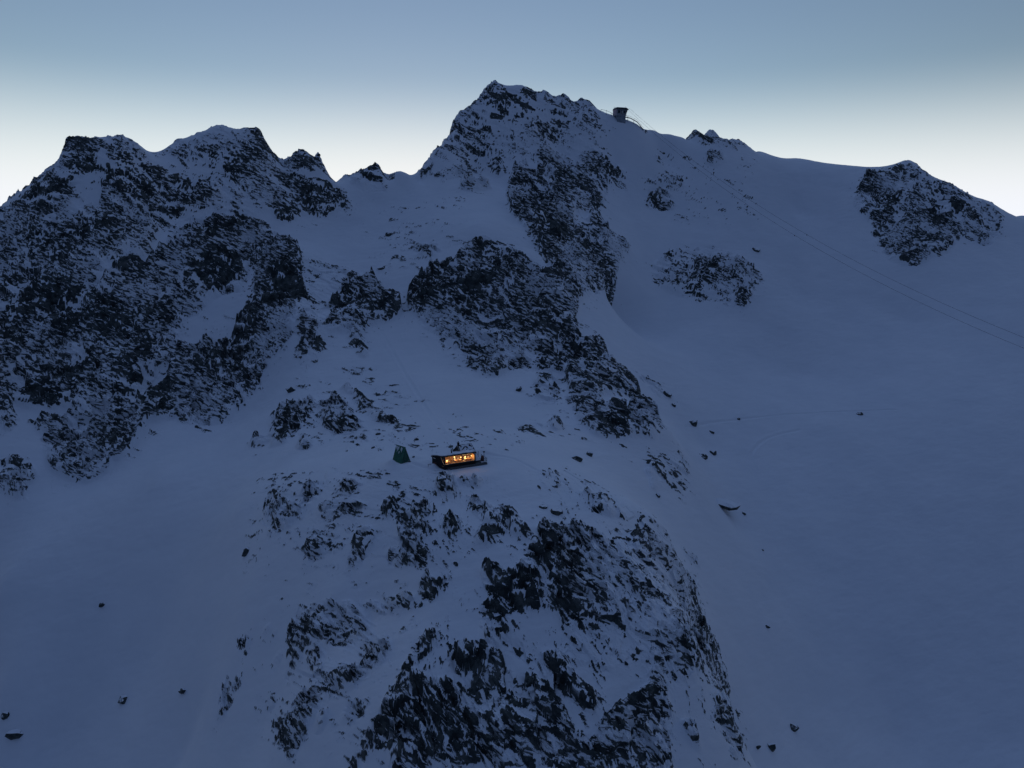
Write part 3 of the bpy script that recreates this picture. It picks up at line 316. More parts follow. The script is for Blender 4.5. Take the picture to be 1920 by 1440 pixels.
RIDGE = [[-247.1, 330.0, 53.33], [-234.58, 335.0, 62.96], [-226.46, 335.0, 68.89], [-218.33, 335.0, 74.66], [-211.57, 335.0, 79.86], [-207.63, 335.0, 81.74], [-202.28, 335.0, 89.41], [-200.85, 335.42, 91.78], [-197.51, 336.53, 92.93], [-187.22, 340.0, 94.62], [-179.12, 343.08, 94.73], [-174.19, 345.0, 92.74], [-169.38, 352.0, 88.1], [-168.18, 354.91, 88.91], [-164.04, 363.64, 95.66], [-155.09, 371.23, 101.16], [-147.05, 375.0, 104.58], [-139.09, 375.0, 103.69], [-131.13, 375.0, 103.04], [-126.41, 375.0, 100.95], [-122.31, 375.6, 91.93], [-118.82, 377.2, 86.23], [-116.09, 378.57, 83.82], [-112.23, 380.86, 90.05], [-107.93, 383.43, 93.17], [-105.22, 385.14, 90.88], [-102.9, 386.57, 89.85], [-101.09, 387.57, 92.46], [-99.57, 388.56, 85.92], [-97.75, 389.82, 77.61], [-91.11, 393.6, 80.69], [-85.81, 395.59, 81.78], [-80.18, 396.76, 85.11], [-74.61, 397.94, 86.99], [-70.52, 398.82, 85.03], [-68.14, 399.35, 80.58], [-63.08, 400.64, 84.15], [-56.74, 402.73, 83.37], [-50.84, 404.64, 80.18], [-47.36, 411.25, 89.19], [-43.77, 420.62, 97.93], [-38.67, 432.5, 105.72], [-35.89, 437.5, 108.59], [-33.88, 441.0, 117.61], [-28.6, 447.73, 123.43], [-20.91, 454.55, 130.52], [-16.81, 458.09, 136.46], [-13.62, 460.17, 140.8], [-9.74, 460.83, 141.85], [-3.26, 461.93, 139.98], [6.54, 463.59, 140.29], [13.12, 464.69, 136.88], [21.4, 466.07, 136.35], [28.08, 467.17, 133.35], [33.09, 468.0, 134.67], [38.18, 468.88, 130.54], [43.22, 469.75, 133.25], [48.69, 470.68, 130.9], [54.22, 471.62, 127.57], [62.18, 472.96, 124.55], [67.4, 473.83, 123.13], [74.4, 475.0, 120.88], [79.97, 477.5, 119.42], [86.41, 480.43, 115.94], [93.37, 484.29, 115.87], [103.23, 489.64, 115.07], [113.31, 495.0, 113.62], [119.11, 497.5, 113.1], [121.74, 498.67, 119.07], [125.87, 500.33, 113.4], [133.34, 503.5, 119.88], [141.35, 506.67, 111.64], [147.66, 509.17, 112.82], [153.75, 511.67, 115.7], [158.85, 513.67, 112.95], [164.67, 515.94, 105.31], [171.33, 518.75, 107.93], [182.49, 523.44, 103.72], [198.26, 530.0, 103.28], [207.18, 533.25, 102.71], [216.42, 536.5, 96.93], [234.87, 543.0, 95.66], [246.98, 543.0, 91.9], [257.19, 539.17, 88.96], [256.86, 520.0, 95.23], [262.63, 513.18, 95.93], [269.0, 505.0, 100.73], [272.94, 504.0, 99.34], [279.23, 502.5, 93.59], [287.74, 500.42, 88.25], [296.33, 498.89, 85.36], [308.71, 496.94, 76.99], [320.72, 495.0, 73.53], [328.0, 494.29, 68.16], [333.55, 493.75, 62.94], [345.71, 492.5, 63.51], [358.28, 491.25, 55.83], [371.07, 490.0, 48.16]]
CREST_ROCK = [(-234.6, 335.0, 4, 0.32), (-226.5, 335.0, 4, 0.32), (-218.3, 335.0, 4, 0.32), (-211.6, 335.0, 4, 0.32), (-207.6, 335.0, 4, 0.32), (-202.3, 335.0, 4, 0.32), (-202.3, 335.0, 4, 0.28), (-200.9, 335.4, 4, 0.28), (-197.5, 336.5, 4, 0.28), (-187.2, 340.0, 4, 0.28), (-179.1, 343.1, 4, 0.28), (-174.2, 345.0, 4, 0.28), (-169.4, 352.0, 4, 0.28), (-168.2, 354.9, 4, 0.28), (-164.0, 363.6, 4, 0.28), (-155.1, 371.2, 4, 0.28), (-147.1, 375.0, 4, 0.3), (-139.1, 375.0, 4, 0.3), (-131.1, 375.0, 4, 0.3), (-126.4, 375.0, 4, 0.3), (-122.3, 375.6, 6, 0.55), (-118.8, 377.2, 6, 0.55), (-116.1, 378.6, 6, 0.55), (-112.2, 380.9, 6, 0.55), (-107.9, 383.4, 6, 0.55), (-105.2, 385.1, 6, 0.55), (-102.9, 386.6, 6, 0.55), (-101.1, 387.6, 6, 0.55), (-99.6, 388.6, 6, 0.55), (-85.8, 395.6, 5, 0.45), (-80.2, 396.8, 5, 0.45), (-74.6, 397.9, 5, 0.45), (-70.5, 398.8, 5, 0.45), (-68.1, 399.4, 5, 0.45), (-47.4, 411.2, 5, 0.3), (-43.8, 420.6, 5, 0.3), (-38.7, 432.5, 5, 0.3), (-35.9, 437.5, 5, 0.3), (-33.9, 441.0, 5, 0.3), (-28.6, 447.7, 5, 0.3), (-20.9, 454.5, 5, 0.3), (-16.8, 458.1, 5, 0.3), (-13.6, 460.2, 5, 0.3), (13.1, 464.7, 4, 0.38), (21.4, 466.1, 4, 0.38), (28.1, 467.2, 4, 0.38), (33.1, 468.0, 4, 0.38), (38.2, 468.9, 4, 0.38), (43.2, 469.8, 4, 0.38), (48.7, 470.7, 4, 0.38), (119.1, 497.5, 5, 0.5), (121.7, 498.7, 5, 0.5), (125.9, 500.3, 5, 0.5), (133.3, 503.5, 5, 0.5), (141.3, 506.7, 5, 0.5), (147.7, 509.2, 5, 0.5), (153.7, 511.7, 5, 0.5), (158.9, 513.7, 5, 0.5), (164.7, 515.9, 3, 0.13), (164.7, 515.9, 5, 0.5), (171.3, 518.8, 3, 0.13), (182.5, 523.4, 3, 0.13), (198.3, 530.0, 3, 0.13), (207.2, 533.2, 3, 0.13), (216.4, 536.5, 3, 0.13), (234.9, 543.0, 3, 0.13), (247.0, 543.0, 3, 0.13), (257.2, 539.2, 3, 0.13), (256.9, 520.0, 4, 0.25), (262.6, 513.2, 4, 0.25), (269.0, 505.0, 4, 0.25), (272.9, 504.0, 4, 0.25), (279.2, 502.5, 4, 0.25), (287.7, 500.4, 4, 0.25), (296.3, 498.9, 4, 0.25), (308.7, 496.9, 4, 0.25), (320.7, 495.0, 4, 0.25), (328.0, 494.3, 4, 0.25), (333.5, 493.8, 4, 0.25)]
BOULDERS = [(71.34, 226.37, 11.84, 4.97, 'largest low boulder on the smooth right bowl, snow heaped on its top'), (152.5, 301.86, 3.13, 1.82, 'small dark boulder alone far out in the right snow bowl beside a faint track'), (94.64, 286.92, 1.87, 1.17, 'tiny dark stone at the left end of the faint track crossing the bowl'), (79.76, 272.88, 2.66, 1.33, 'small crescent stone half buried above the pair of rocks right of the spur'), (72.07, 272.66, 4.38, 3.07, 'broken dark boulder at the lower right foot of the central buttress'), (70.42, 251.2, 4.1, 2.05, 'dark wedge boulder, lower of the pair right of the snow spur'), (77.02, 261.15, 3.42, 2.35, 'snow dusted boulder, upper of the pair right of the snow spur'), (81.11, 233.33, 1.99, 1.19, 'small stone just right of the large low boulder on the bowl'), (73.9, 186.66, 2.07, 1.38, 'lone dark stone in the empty snow right of the foreground spur'), (83.77, 220.51, 1.16, 0.77, 'tiny stone in the snow below the large low boulder'), (74.14, 164.3, 2.82, 2.32, 'rounded boulder ringed by a wind scoop at the lower right'), (63.35, 151.21, 2.77, 2.62, 'snow streaked boulder near the bottom edge, lower right of the spur'), (58.48, 147.47, 1.2, 2.09, 'thin upright rock left of the snow streaked boulder near the bottom edge'), (-77.6, 244.14, 3.94, 2.56, "chunky dark boulder on the slope below the left cliff's right end"), (-36.97, 188.84, 1.5, 1.35, 'rounded dark boulder up the slope left of the green shelter'), (-24.91, 177.14, 1.4, 1.12, 'dark boulder on the snow above and between shelter and hut'), (-35.54, 174.48, 1.12, 0.84, 'small dark stone on the snow left of the green shelter'), (-24.32, 143.54, 1.05, 1.17, 'upright dark stone on the open snow below the green shelter'), (-23.32, 160.53, 0.77, 0.64, 'small dark stone in the hollow right of the green shelter'), (-23.49, 156.34, 0.87, 0.5, 'thin dark stone at the right corner of the green shelter'), (-98.8, 160.01, 2.82, 1.49, 'dark slab lying alone on the lower left snowfield'), (-77.96, 149.37, 2.39, 1.8, 'flaky grey rock between the lone slab and the lower left crag'), (-112.88, 178.59, 1.93, 1.76, 'thin slanting rock blade alone on the left snowfield'), (-133.48, 164.82, 2.58, 1.11, 'dark flat rock at the left edge of the lower snowfield'), (-129.95, 162.17, 4.77, 2.57, 'snow streaked rock in the bottom left corner'), (-63.2, 156.92, 2.78, 1.8, 'slanted dark rock at the left margin of the scattered stones'), (8.85, 229.5, 1.95, 2.66, 'upright rock below the central buttress, beside smaller stones'), (2.16, 234.04, 2.16, 2.52, 'leaning dark rock on the snow under the central buttress'), (62.75, 280.71, 3.99, 2.66, 'blocky rock on the right shoulder of the central buttress'), (64.63, 275.81, 2.19, 1.75, "small rock below the blocky rock on the buttress's right shoulder"), (41.55, 191.48, 1.89, 1.41, "dark stone on the snow right of the hut, above the spur's flank"), (9.19, 138.71, 3.16, 1.35, "long dark slab on the spur's crest right below the hut"), (6.48, 140.05, 2.04, 0.79, "shorter flat slab left of the long slab on the spur's crest"), (21.44, 188.45, 2.39, 2.09, 'pointed dark rock on the snow right of the hut terrace'), (16.8, 178.3, 3.67, 2.26, 'broken rock left of the pointed rock, right of the hut terrace'), (-10.78, 148.09, 1.07, 0.83, 'small dark boulder on the snow just below the hut'), (-15.16, 144.79, 2.33, 1.05, 'dark rock at the foot of the stones below the hut'), (9.44, 149.03, 1.67, 0.96, 'low dark stone on the spur right and below the hut terrace'), (11.84, 126.12, 1.69, 0.84, 'grey square edged block among the dark rocks of the spur'), (-129.59, 372.58, 2.39, 2.99, 'square block standing on top of the second left summit'), (-100.55, 385.07, 2.1, 3.0, 'pointed rock tooth on the small tor left of the saddle'), (-60.39, 355.56, 3.52, 2.71, 'dark boulder on the smooth snow below the saddle'), (-59.85, 329.07, 4.03, 1.51, 'flat dark slab on the snow gully below the saddle'), (143.72, 425.91, 5.4, 2.03, 'flat dark stone right above the rocky patch in the bowl'), (-41.77, 422.21, 1.92, 1.92, "small rock on the skyline halfway up the main summit's left edge")]
CABLES = [([[72.85, 473.0, 128.21], [75.8, 467.73, 124.12], [78.76, 462.45, 120.09], [81.72, 457.18, 116.12], [84.68, 451.9, 112.21], [87.63, 446.62, 108.35], [90.59, 441.35, 104.55], [93.55, 436.07, 100.81], [96.51, 430.8, 97.13], [99.46, 425.52, 93.51], [102.42, 420.25, 89.94], [105.38, 414.98, 86.43], [108.34, 409.7, 82.98], [111.29, 404.43, 79.59], [114.25, 399.15, 76.26], [117.21, 393.88, 72.98], [120.17, 388.6, 69.77], [123.12, 383.32, 66.61], [126.08, 378.05, 63.5], [129.04, 372.77, 60.46], [132.0, 367.5, 57.47], [134.95, 362.23, 54.55], [137.91, 356.95, 51.68], [140.87, 351.67, 48.87], [143.83, 346.4, 46.11], [146.78, 341.12, 43.42], [149.74, 335.85, 40.78], [152.7, 330.57, 38.2], [155.66, 325.3, 35.68], [158.61, 320.02, 33.22], [161.57, 314.75, 30.81], [164.53, 309.48, 28.46], [167.49, 304.2, 26.17], [170.44, 298.92, 23.94], [173.4, 293.65, 21.77], [176.36, 288.38, 19.65], [179.32, 283.1, 17.6], [182.27, 277.82, 15.6], [185.23, 272.55, 13.66], [188.19, 267.27, 11.77], [191.15, 262.0, 9.95], [194.1, 256.72, 8.18], [197.06, 251.45, 6.47], [200.02, 246.18, 4.82], [202.98, 240.9, 3.23], [205.93, 235.62, 1.69], [208.89, 230.35, 0.22], [211.85, 225.07, -1.2], [214.81, 219.8, -2.56], [217.76, 214.52, -3.87], [220.72, 209.25, -5.11], [223.68, 203.97, -6.3], [226.64, 198.7, -7.43], [229.59, 193.42, -8.5], [232.55, 188.15, -9.51]], [138.62, 355.69, 51.0]), ([[74.14, 475.0, 129.17], [77.2, 469.88, 125.2], [80.26, 464.75, 121.29], [83.31, 459.62, 117.44], [86.37, 454.5, 113.63], [89.42, 449.38, 109.88], [92.48, 444.25, 106.19], [95.53, 439.12, 102.55], [98.59, 434.0, 98.96], [101.64, 428.88, 95.43], [104.7, 423.75, 91.95], [107.75, 418.62, 88.53], [110.81, 413.5, 85.16], [113.87, 408.38, 81.84], [116.92, 403.25, 78.58], [119.98, 398.12, 75.38], [123.03, 393.0, 72.22], [126.09, 387.88, 69.12], [129.14, 382.75, 66.08], [132.2, 377.62, 63.09], [135.25, 372.5, 60.15], [138.31, 367.38, 57.27], [141.36, 362.25, 54.44], [144.42, 357.12, 51.67], [147.48, 352.0, 48.95], [150.53, 346.88, 46.28], [153.59, 341.75, 43.67], [156.64, 336.62, 41.12], [159.7, 331.5, 38.61], [162.75, 326.38, 36.16], [165.81, 321.25, 33.77], [168.86, 316.12, 31.43], [171.92, 311.0, 29.14], [174.97, 305.88, 26.91], [178.03, 300.75, 24.73], [181.09, 295.62, 22.61], [184.14, 290.5, 20.54], [187.2, 285.38, 18.52], [190.25, 280.25, 16.56], [193.31, 275.12, 14.66], [196.36, 270.0, 12.8], [199.42, 264.88, 11.0], [202.47, 259.75, 9.26], [205.53, 254.62, 7.57], [208.59, 249.5, 5.93], [211.64, 244.38, 4.35], [214.7, 239.25, 2.82], [217.75, 234.12, 1.35], [220.81, 229.0, -0.07], [223.86, 223.87, -1.44], [226.92, 218.75, -2.75], [229.97, 213.62, -4.01], [233.03, 208.5, -5.21], [236.08, 203.37, -6.36], [239.14, 198.25, -7.45]], [144.88, 356.35, 51.25])]

# ------------------------------------------------------------------ noise on numpy grids
def hsh(ix, iy, seed):
    h = (ix.astype(np.int64) * 374761393 + iy.astype(np.int64) * 668265263 + seed * 974634777) & 0xffffffff
    h = ((h ^ (h >> 13)) * 1274126177) & 0xffffffff
    h = ((h ^ (h >> 15)) * 2246822519) & 0xffffffff
    return h ^ (h >> 16)

def h01(h, k=0):
    return (((h * (2 * k + 1)) >> 4) & 0xffff).astype(np.float32) / 65536.0

def gnoise(x, y, seed):
    ix, iy = np.floor(x), np.floor(y)
    fx, fy = (x - ix).astype(np.float32), (y - iy).astype(np.float32)
    ix, iy = ix.astype(np.int32), iy.astype(np.int32)
    u = fx * fx * fx * (fx * (fx * 6 - 15) + 10)
    v = fy * fy * fy * (fy * (fy * 6 - 15) + 10)
    def g(ox, oy):
        a = h01(hsh(ix + ox, iy + oy, seed)) * (2 * np.pi)
        return np.cos(a) * (fx - ox) + np.sin(a) * (fy - oy)
    a = g(0, 0); b = g(1, 0); a += u * (b - a)
    c = g(0, 1); d = g(1, 1); c += u * (d - c)
    return (a + v * (c - a)) * 1.5

def fbm(x, y, seed, octs=4, gain=0.5):
    s, amp, tot = 0, 1.0, 0.0
    for k in range(octs):
        s = s + amp * gnoise(x, y, seed + 17 * k)
        tot += amp
        amp *= gain
        x, y = x * 2.03 + 5.1, y * 2.03 - 3.7
    return s / tot

def facets(a, b, seed):
    """broken rock: every Voronoi cell is a tilted plane of its own"""
    ia, ib = np.floor(a).astype(np.int32), np.floor(b).astype(np.int32)
    best = np.full(a.shape, 9e9, np.float32)
    bid = np.zeros(a.shape, np.int64)
    bx = np.zeros(a.shape, np.float32); by = np.zeros(a.shape, np.float32)
    for dx in (-1, 0, 1):
        for dy in (-1, 0, 1):
            h = hsh(ia + dx, ib + dy, seed)
            px = (ia + dx + 0.1 + 0.8 * h01(h, 1) - a).astype(np.float32)
            py = (ib + dy + 0.1 + 0.8 * h01(h, 2) - b).astype(np.float32)
            d = px * px + py * py
            m = d < best
            best[m] = d[m]; bid[m] = h[m]; bx[m] = -px[m]; by[m] = -py[m]
    ht = h01(bid, 3) * 2 - 1
    gx = h01(bid, 5) * 2 - 1
    gy = h01(bid, 7) * 2 - 1
    return ht + 1.3 * (gx * bx + gy * by), gy, bid

# ------------------------------------------------------------------ the mountain
CT = np.array(CTRL)
RBF_C = 3.0
def rbf_fit():
    n = len(CT)
    d = np.sqrt(((CT[:, None, :2] - CT[None, :, :2]) ** 2).sum(-1) + RBF_C ** 2)
    A = np.zeros((n + 3, n + 3))
    A[:n, :n] = -d - np.eye(n) * 1e-3
    Q = np.c_[np.ones(n), CT[:, :2] / 100]
    A[:n, n:] = Q; A[n:, :n] = Q.T
    return np.linalg.solve(A, np.r_[CT[:, 2], 0, 0, 0])
RBF_S = rbf_fit()

def base_height(X, Y):
    x, y = X.ravel().astype(np.float32), Y.ravel().astype(np.float32)
    n = len(CT)
    out = np.empty(x.size, np.float32)
    cx, cy = CT[:, 0].astype(np.float32), CT[:, 1].astype(np.float32)
    s = RBF_S.astype(np.float64)
    for i in range(0, x.size, 30000):
        xx, yy = x[i:i + 30000, None], y[i:i + 30000, None]
        d = np.sqrt((xx - cx) ** 2 + (yy - cy) ** 2 + RBF_C ** 2)
        out[i:i + 30000] = -(d.astype(np.float64) @ s[:n]) + s[n] + s[n + 1] * xx[:, 0] / 100 + s[n + 2] * yy[:, 0] / 100
    return out.reshape(X.shape)

def smooth(a, b, x):
    t = np.clip((x - a) / (b - a), 0, 1)
    return t * t * (3 - 2 * t)

# rock density on a 1 m grid in plan
GX0, GX1, GY0, GY1 = -430, 520, 50, 660
gx = np.arange(GX0, GX1, 1.0); gy = np.arange(GY0, GY1, 1.0)
dens = np.zeros((len(gy), len(gx)), np.float32)
def fill(poly):
    p = np.array(poly)
    x0, x1 = max(p[:, 0].min() - 1, GX0), min(p[:, 0].max() + 1, GX1 - 2)
    y0, y1 = max(p[:, 1].min() - 1, GY0), min(p[:, 1].max() + 1, GY1 - 2)
    i0, i1, j0, j1 = int(x0 - GX0), int(x1 - GX0) + 2, int(y0 - GY0), int(y1 - GY0) + 2
    XX, YY = np.meshgrid(gx[i0:i1], gy[j0:j1])
    inside = np.zeros(XX.shape, bool)
    q = np.roll(p, 1, 0)
    for (ax, ay), (bx, by) in zip(p, q):
        if ay == by: continue
        c = (ay > YY) != (by > YY)
        inside ^= c & (XX < (bx - ax) * (YY - ay) / (by - ay) + ax)
    return (slice(j0, j1), slice(i0, i1)), inside
for d, poly in ROCK_AREAS:
    sl, ins = fill(poly)
    dens[sl] = np.where(ins, np.maximum(dens[sl], d), dens[sl])
for d, poly in SNOW_GAPS:
    sl, ins = fill(poly)
    dens[sl] = np.where(ins, dens[sl] * (1 - d), dens[sl])
for x_, y_, rad, d in CREST_ROCK:                         # broken rock right on the crests
    i, j, k = int(x_ - GX0), int(y_ - GY0), rad
    sl = (slice(max(j - k, 0), j + k + 1), slice(max(i - k, 0), i + k + 1))
    yy, xx = np.meshgrid(gy[sl[0]], gx[sl[1]], indexing='ij')
    ins = (xx - x_) ** 2 + (yy - y_) ** 2 < rad * rad
    dens[sl] = np.where(ins, np.maximum(dens[sl], d), dens[sl])
def blur(a):
    for ax in (0, 1):
        a = (np.roll(a, 1, ax) + 2 * a + np.roll(a, -1, ax)) / 4
    return a
far = blur(blur(blur(blur(dens))))
near = blur(dens)
wf = smooth(150, 300, gy)[:, None]
dens = near * (1 - wf) + far * wf

halo = dens.copy()
for _ in range(60): halo = blur(halo)
dens = np.maximum(dens, np.minimum(halo * 0.22, 0.09) * (halo > 0.02))          # stray stones round every outcrop

def sample(grid, X, Y):
    u = np.clip(X - GX0, 0, grid.shape[1] - 1.01); v = np.clip(Y - GY0, 0, grid.shape[0] - 1.01)
    i, j = u.astype(np.int32), v.astype(np.int32)
    fu, fv = (u - i).astype(np.float32), (v - j).astype(np.float32)
    return (grid[j, i] * (1 - fu) + grid[j, i + 1] * fu) * (1 - fv) + (grid[j + 1, i] * (1 - fu) + grid[j + 1, i + 1] * fu) * fv

NC, NR = 1000, 1290
az = np.radians(np.linspace(-42.5, 42.5, NC))
ridge = np.array(RIDGE)
r_az = np.arctan2(ridge[:, 0], ridge[:, 1]); r_d = np.hypot(ridge[:, 0], ridge[:, 1])
o_ = np.argsort(r_az)
ridge_r = np.interp(az, r_az[o_], r_d[o_])
k_ = np.ones(41) / 41
ridge_s = np.convolve(np.pad(ridge_r, 20, 'edge'), k_, 'valid')
rmax = np.maximum(ridge_r, ridge_s) + 32
rmin = 84.0
t = np.linspace(0, 1, NR)[:, None]
R = rmin * np.exp(t * np.log(rmax[None, :] / rmin))
# skirts: down to the valley behind the crest, and the unseen slope below the camera
lead = np.linspace(25, 82, 14)[:, None] * np.ones((1, NC))
trail = rmax[None, :] + np.array([6, 14, 26, 45, 75, 120, 200, 320, 500])[:, None]
R = np.vstack([lead, R, trail])
A = np.broadcast_to(az, R.shape)
X, Y = (R * np.sin(A)), (R * np.cos(A))
B0 = base_height(X, Y)
tail = smooth(rmax + 10, rmax + 330, R)
B0 = B0 * (1 - tail) + (-150) * tail
D = sample(dens, X, Y)
crest = smooth(0, 45, ridge_r[None, :] - R)          # 0 on the crest, 1 well in front of it

# coordinates along the slope; bedding dips to the right
pa = X.astype(np.float32)
pb = (Y * 0.62 + B0 * 0.92).astype(np.float32)
wa = fbm(pa / 34, pb / 34, 11, 3); wb = fbm(pa / 34, pb / 34, 23, 3)
pa2 = pa + 7 * wa; pb2 = pb + 7 * wb
big = fbm((pa + 0.8 * pb) / 75, (pb - 0.6 * pa) / 26, 87, 3)             # couloirs and buttresses
D = np.where(D > 0.2, np.clip(D * (1 + 0.85 * big), 0.08, 0.95), D)
rock_zone = smooth(0.05, 0.42, D)
th = np.radians(-24) + 0.9 * fbm(pa / 90, pb / 90, 31, 2)
near_spur = smooth(175, 140, Y) * smooth(-30, -5, X)
th = th * (1 - near_spur) + np.radians(-58) * near_spur
th0 = np.radians(-24)
ca, sa = np.cos(th0), np.sin(th0)
qa, qb = pa2 * ca + pb2 * sa, -pa2 * sa + pb2 * ca
ca, sa = np.cos(np.radians(-58)), np.sin(np.radians(-58))
qa2, qb2 = pa2 * ca + pb2 * sa, -pa2 * sa + pb2 * ca
sel = near_spur + 0.25 * fbm(pa / 12, pb / 12, 77, 2) > 0.5
qa = np.where(sel, qa2, qa); qb = np.where(sel, qb2, qb)
far_k = smooth(160, 300, R)                             # blocks on the high faces are larger
zoom = np.where(R < 190, 2.2, 1.3)                      # the nearer outcrops break into smaller blocks
qa = qa * zoom; qb = qb * zoom
F = []
for L, amp, seed in ((9.0, 2.3, 101), (3.8, 0.85, 202), (1.8, 0.36, 303)):
    v, g, cid = facets(qa / (L * 1.6), qb / (L * 0.66), seed)
    F.append((v, g, cid, amp, L))
n1 = fbm(qa / 22, qb / 11, 41, 3)
n2 = fbm(qa / 5.5, qb / 2.2, 57, 4, 0.6)
n3 = fbm(qa / 1.6, qb / 0.8, 63, 2)
fine = 0.22 * F[0][1] + 0.52 * F[1][1] + 0.75 * F[2][1] + 0.60 * n1 + 0.60 * n2 + 0.75 * n3
coarse = 0.95 * F[0][1] + 0.75 * F[1][1] + 0.22 * F[2][1] + 0.85 * n1 + 0.30 * n2 + 0.25 * n3
mixc = smooth(-0.12, 0.22, fbm(pa / 42, pb / 42, 91, 2)) * (0.25 + 0.55 * far_k)            # massive faces here, shattered ones there
score = fine / fine.std() * (1 - mixc) + coarse / coarse.std() * mixc
smp = np.sort(score[(D > 0.04)].ravel()[::7])
u = np.searchsorted(smp, score.ravel()).reshape(score.shape) / float(len(smp))
ex = u - (1 - D)                                          # > 0 where the rock shows
rock = np.clip(0.5 + ex * 8.0, 0, 1).astype(np.float32)
rock[D < 0.012] = 0

und = 1.3 * fbm(pa / 70, pb / 70, 71, 3) + 0.42 * fbm(pa / 16, pb / 11, 72, 3)
ribs = (0.5 - np.abs(fbm(qa / 40, qb / 26, 73, 3))) * 7.5
near_amp = 0.55 + 0.45 * far_k
Z = B0 + und * (0.35 + 0.65 * crest) + ribs * rock_zone * crest * (0.35 + 0.65 * far_k)
det = 0
for v, g, cid, amp, L in F:
    det = det + v * amp
Z = Z + det * rock_zone * near_amp * (0.45 + 0.55 * crest) + np.clip(big, -1, 1) * 6.0 * rock_zone * crest * far_k
lump = np.clip(ex + 0.06, 0, 0.22) / 0.22
Z = Z + lump * (0.75 * near_amp) * (D > 0.012)
Z = Z + (0.05 * fbm(pa / 2.2, pb / 1.4, 75, 3) + 0.13 * fbm((pa + pb * .5) / 7, (pb - pa * .3) / 2.6, 76, 3)) * (1 - rock_zone)

# faces too steep to hold snow are bare
dr_ = np.gradient(Z, axis=0) / np.gradient(R, axis=0)
da_ = np.gradient(Z, axis=1) / (R * (az[1] - az[0]))
steep = np.hypot(dr_, da_)
rock = np.maximum(rock, smooth(2.2, 3.0, steep) * smooth(0.10, 0.3, D)).astype(np.float32)

# footprints and ski tracks pressed into the snow
for tr in TRACKS:
    p = np.array(tr)
    dm = np.full(X.shape, 9e9, np.float32)
    bb = (X > p[:, 0].min() - 4) & (X < p[:, 0].max() + 4) & (Y > p[:, 1].min() - 4) & (Y < p[:, 1].max() + 4)
    xs, ys = X[bb], Y[bb]
    dd = np.full(xs.shape, 9e9)
    for (ax, ay), (bx, by) in zip(p[:-1], p[1:]):
        l2 = (bx - ax) ** 2 + (by - ay) ** 2
        tt = np.clip(((xs - ax) * (bx - ax) + (ys - ay) * (by - ay)) / l2, 0, 1)
        dd = np.minimum(dd, np.hypot(xs - ax - tt * (bx - ax), ys - ay - tt * (by - ay)))
    zz = Z[bb]
    wdt = 0.5
    zz += -0.22 * np.exp(-(dd / wdt) ** 2) + 0.08 * np.exp(-((dd - 2 * wdt) / wdt) ** 2)
    Z[bb] = zz

def flatten_pad(cx, cy, rad, z, soft):
    global Z, rock
    d = np.hypot(X - cx, Y - cy)
    w = 1 - smooth(rad, rad + soft, d)
    Z = Z * (1 - w) + z * w
    rock = (rock * (1 - w)).astype(np.float32)
def mound(cx, cy, rx, ry, h, rot=0.0):
    global Z
    c, s = math.cos(rot), math.sin(rot)
    dx, dy = X - cx, Y - cy
    d2 = ((dx * c + dy * s) / rx) ** 2 + ((-dx * s + dy * c) / ry) ** 2
    Z = Z + h * np.exp(-d2)
# the hut stands on a levelled shelf; wind has banked snow round the hut and the shelter
flatten_pad(-9.5, 156.5, 5.0, -0.42, 5.0)
flatten_pad(-25.9, 157.6, 1.6, 0.05, 3.5)
mound(-27.6, 156.2, 1.5, 0.75, 0.95, -0.70)
mound(-23.2, 156.2, 1.5, 0.7, 0.35, 0.85)
mound(-21.3, 159.5, 2.6, 1.3, -0.55, 0.5)
mound(-17.9, 154.8, 0.9, 0.9, 0.75)
mound(-12.0, 162.5, 7.0, 2.2, 1.3, 0.45)


H, Wd = Z.shape
def ground(x, y):
    """height of the finished terrain at a plan position (bilinear on the polar grid)"""
    a = math.atan2(x, y); r = math.hypot(x, y)
    fj = (a - az[0]) / (az[1] - az[0])
    j = min(max(int(fj), 0), NC - 2); fj = min(max(fj - j, 0), 1)
    out = []
    for jj in (j, j + 1):
        out.append(np.interp(r, R[:, jj], Z[:, jj]))
    return float(out[0] * (1 - fj) + out[1] * fj)

# ---- split: snow surface, the 300 largest rock blocks in view, all the other rock
co = np.stack([X, Y, Z], -1).reshape(-1, 3).astype(np.float32)
idx = np.arange(H * Wd, dtype=np.int32).reshape(H, Wd)
quads = np.stack([idx[:-1, :-1], idx[:-1, 1:], idx[1:, 1:], idx[1:, :-1]], -1).reshape(-1, 4)
fr = (rock[:-1, :-1] + rock[:-1, 1:] + rock[1:, 1:] + rock[1:, :-1]) / 4 > 0.5
cell = (F[0][2][:-1, :-1] ^ (F[0][2][:-1, :-1] >> 7)) & 0x7fffffff
par = []
def find(i):
    while par[i] != i:
        par[i] = par[par[i]]; i = par[i]
    return i
label = np.full(fr.shape, -1, np.int32)
prev = []
for i in range(fr.shape[0]):
    row, ce = fr[i], cell[i]
    brk = np.flatnonzero((row[1:] != row[:-1]) | (ce[1:] != ce[:-1])) + 1
    st = np.r_[0, brk]; en = np.r_[brk, len(row)]
    keep = row[st]
    st, en = st[keep], en[keep]
    cur = []
    for a_, b_ in zip(st.tolist(), en.tolist()):
        k = len(par); par.append(k)
        label[i, a_:b_] = k
        cur.append((a_, b_, k, int(ce[a_])))
    pi = 0
    for a_, b_, k, c_ in cur:
        while pi < len(prev) and prev[pi][1] <= a_: pi += 1
        q_ = pi
        while q_ < len(prev) and prev[q_][0] < b_:
            if prev[q_][3] == c_:
                ra, rb = find(prev[q_][2]), find(k)
                if ra != rb: par[rb] = ra
            q_ += 1
    prev = cur
root = np.array([find(i) for i in range(len(par))], np.int32) if par else np.zeros(0, np.int32)
lab = np.where(label >= 0, root[np.maximum(label, 0)], -1)
el = (Z - CAM_Z) / R
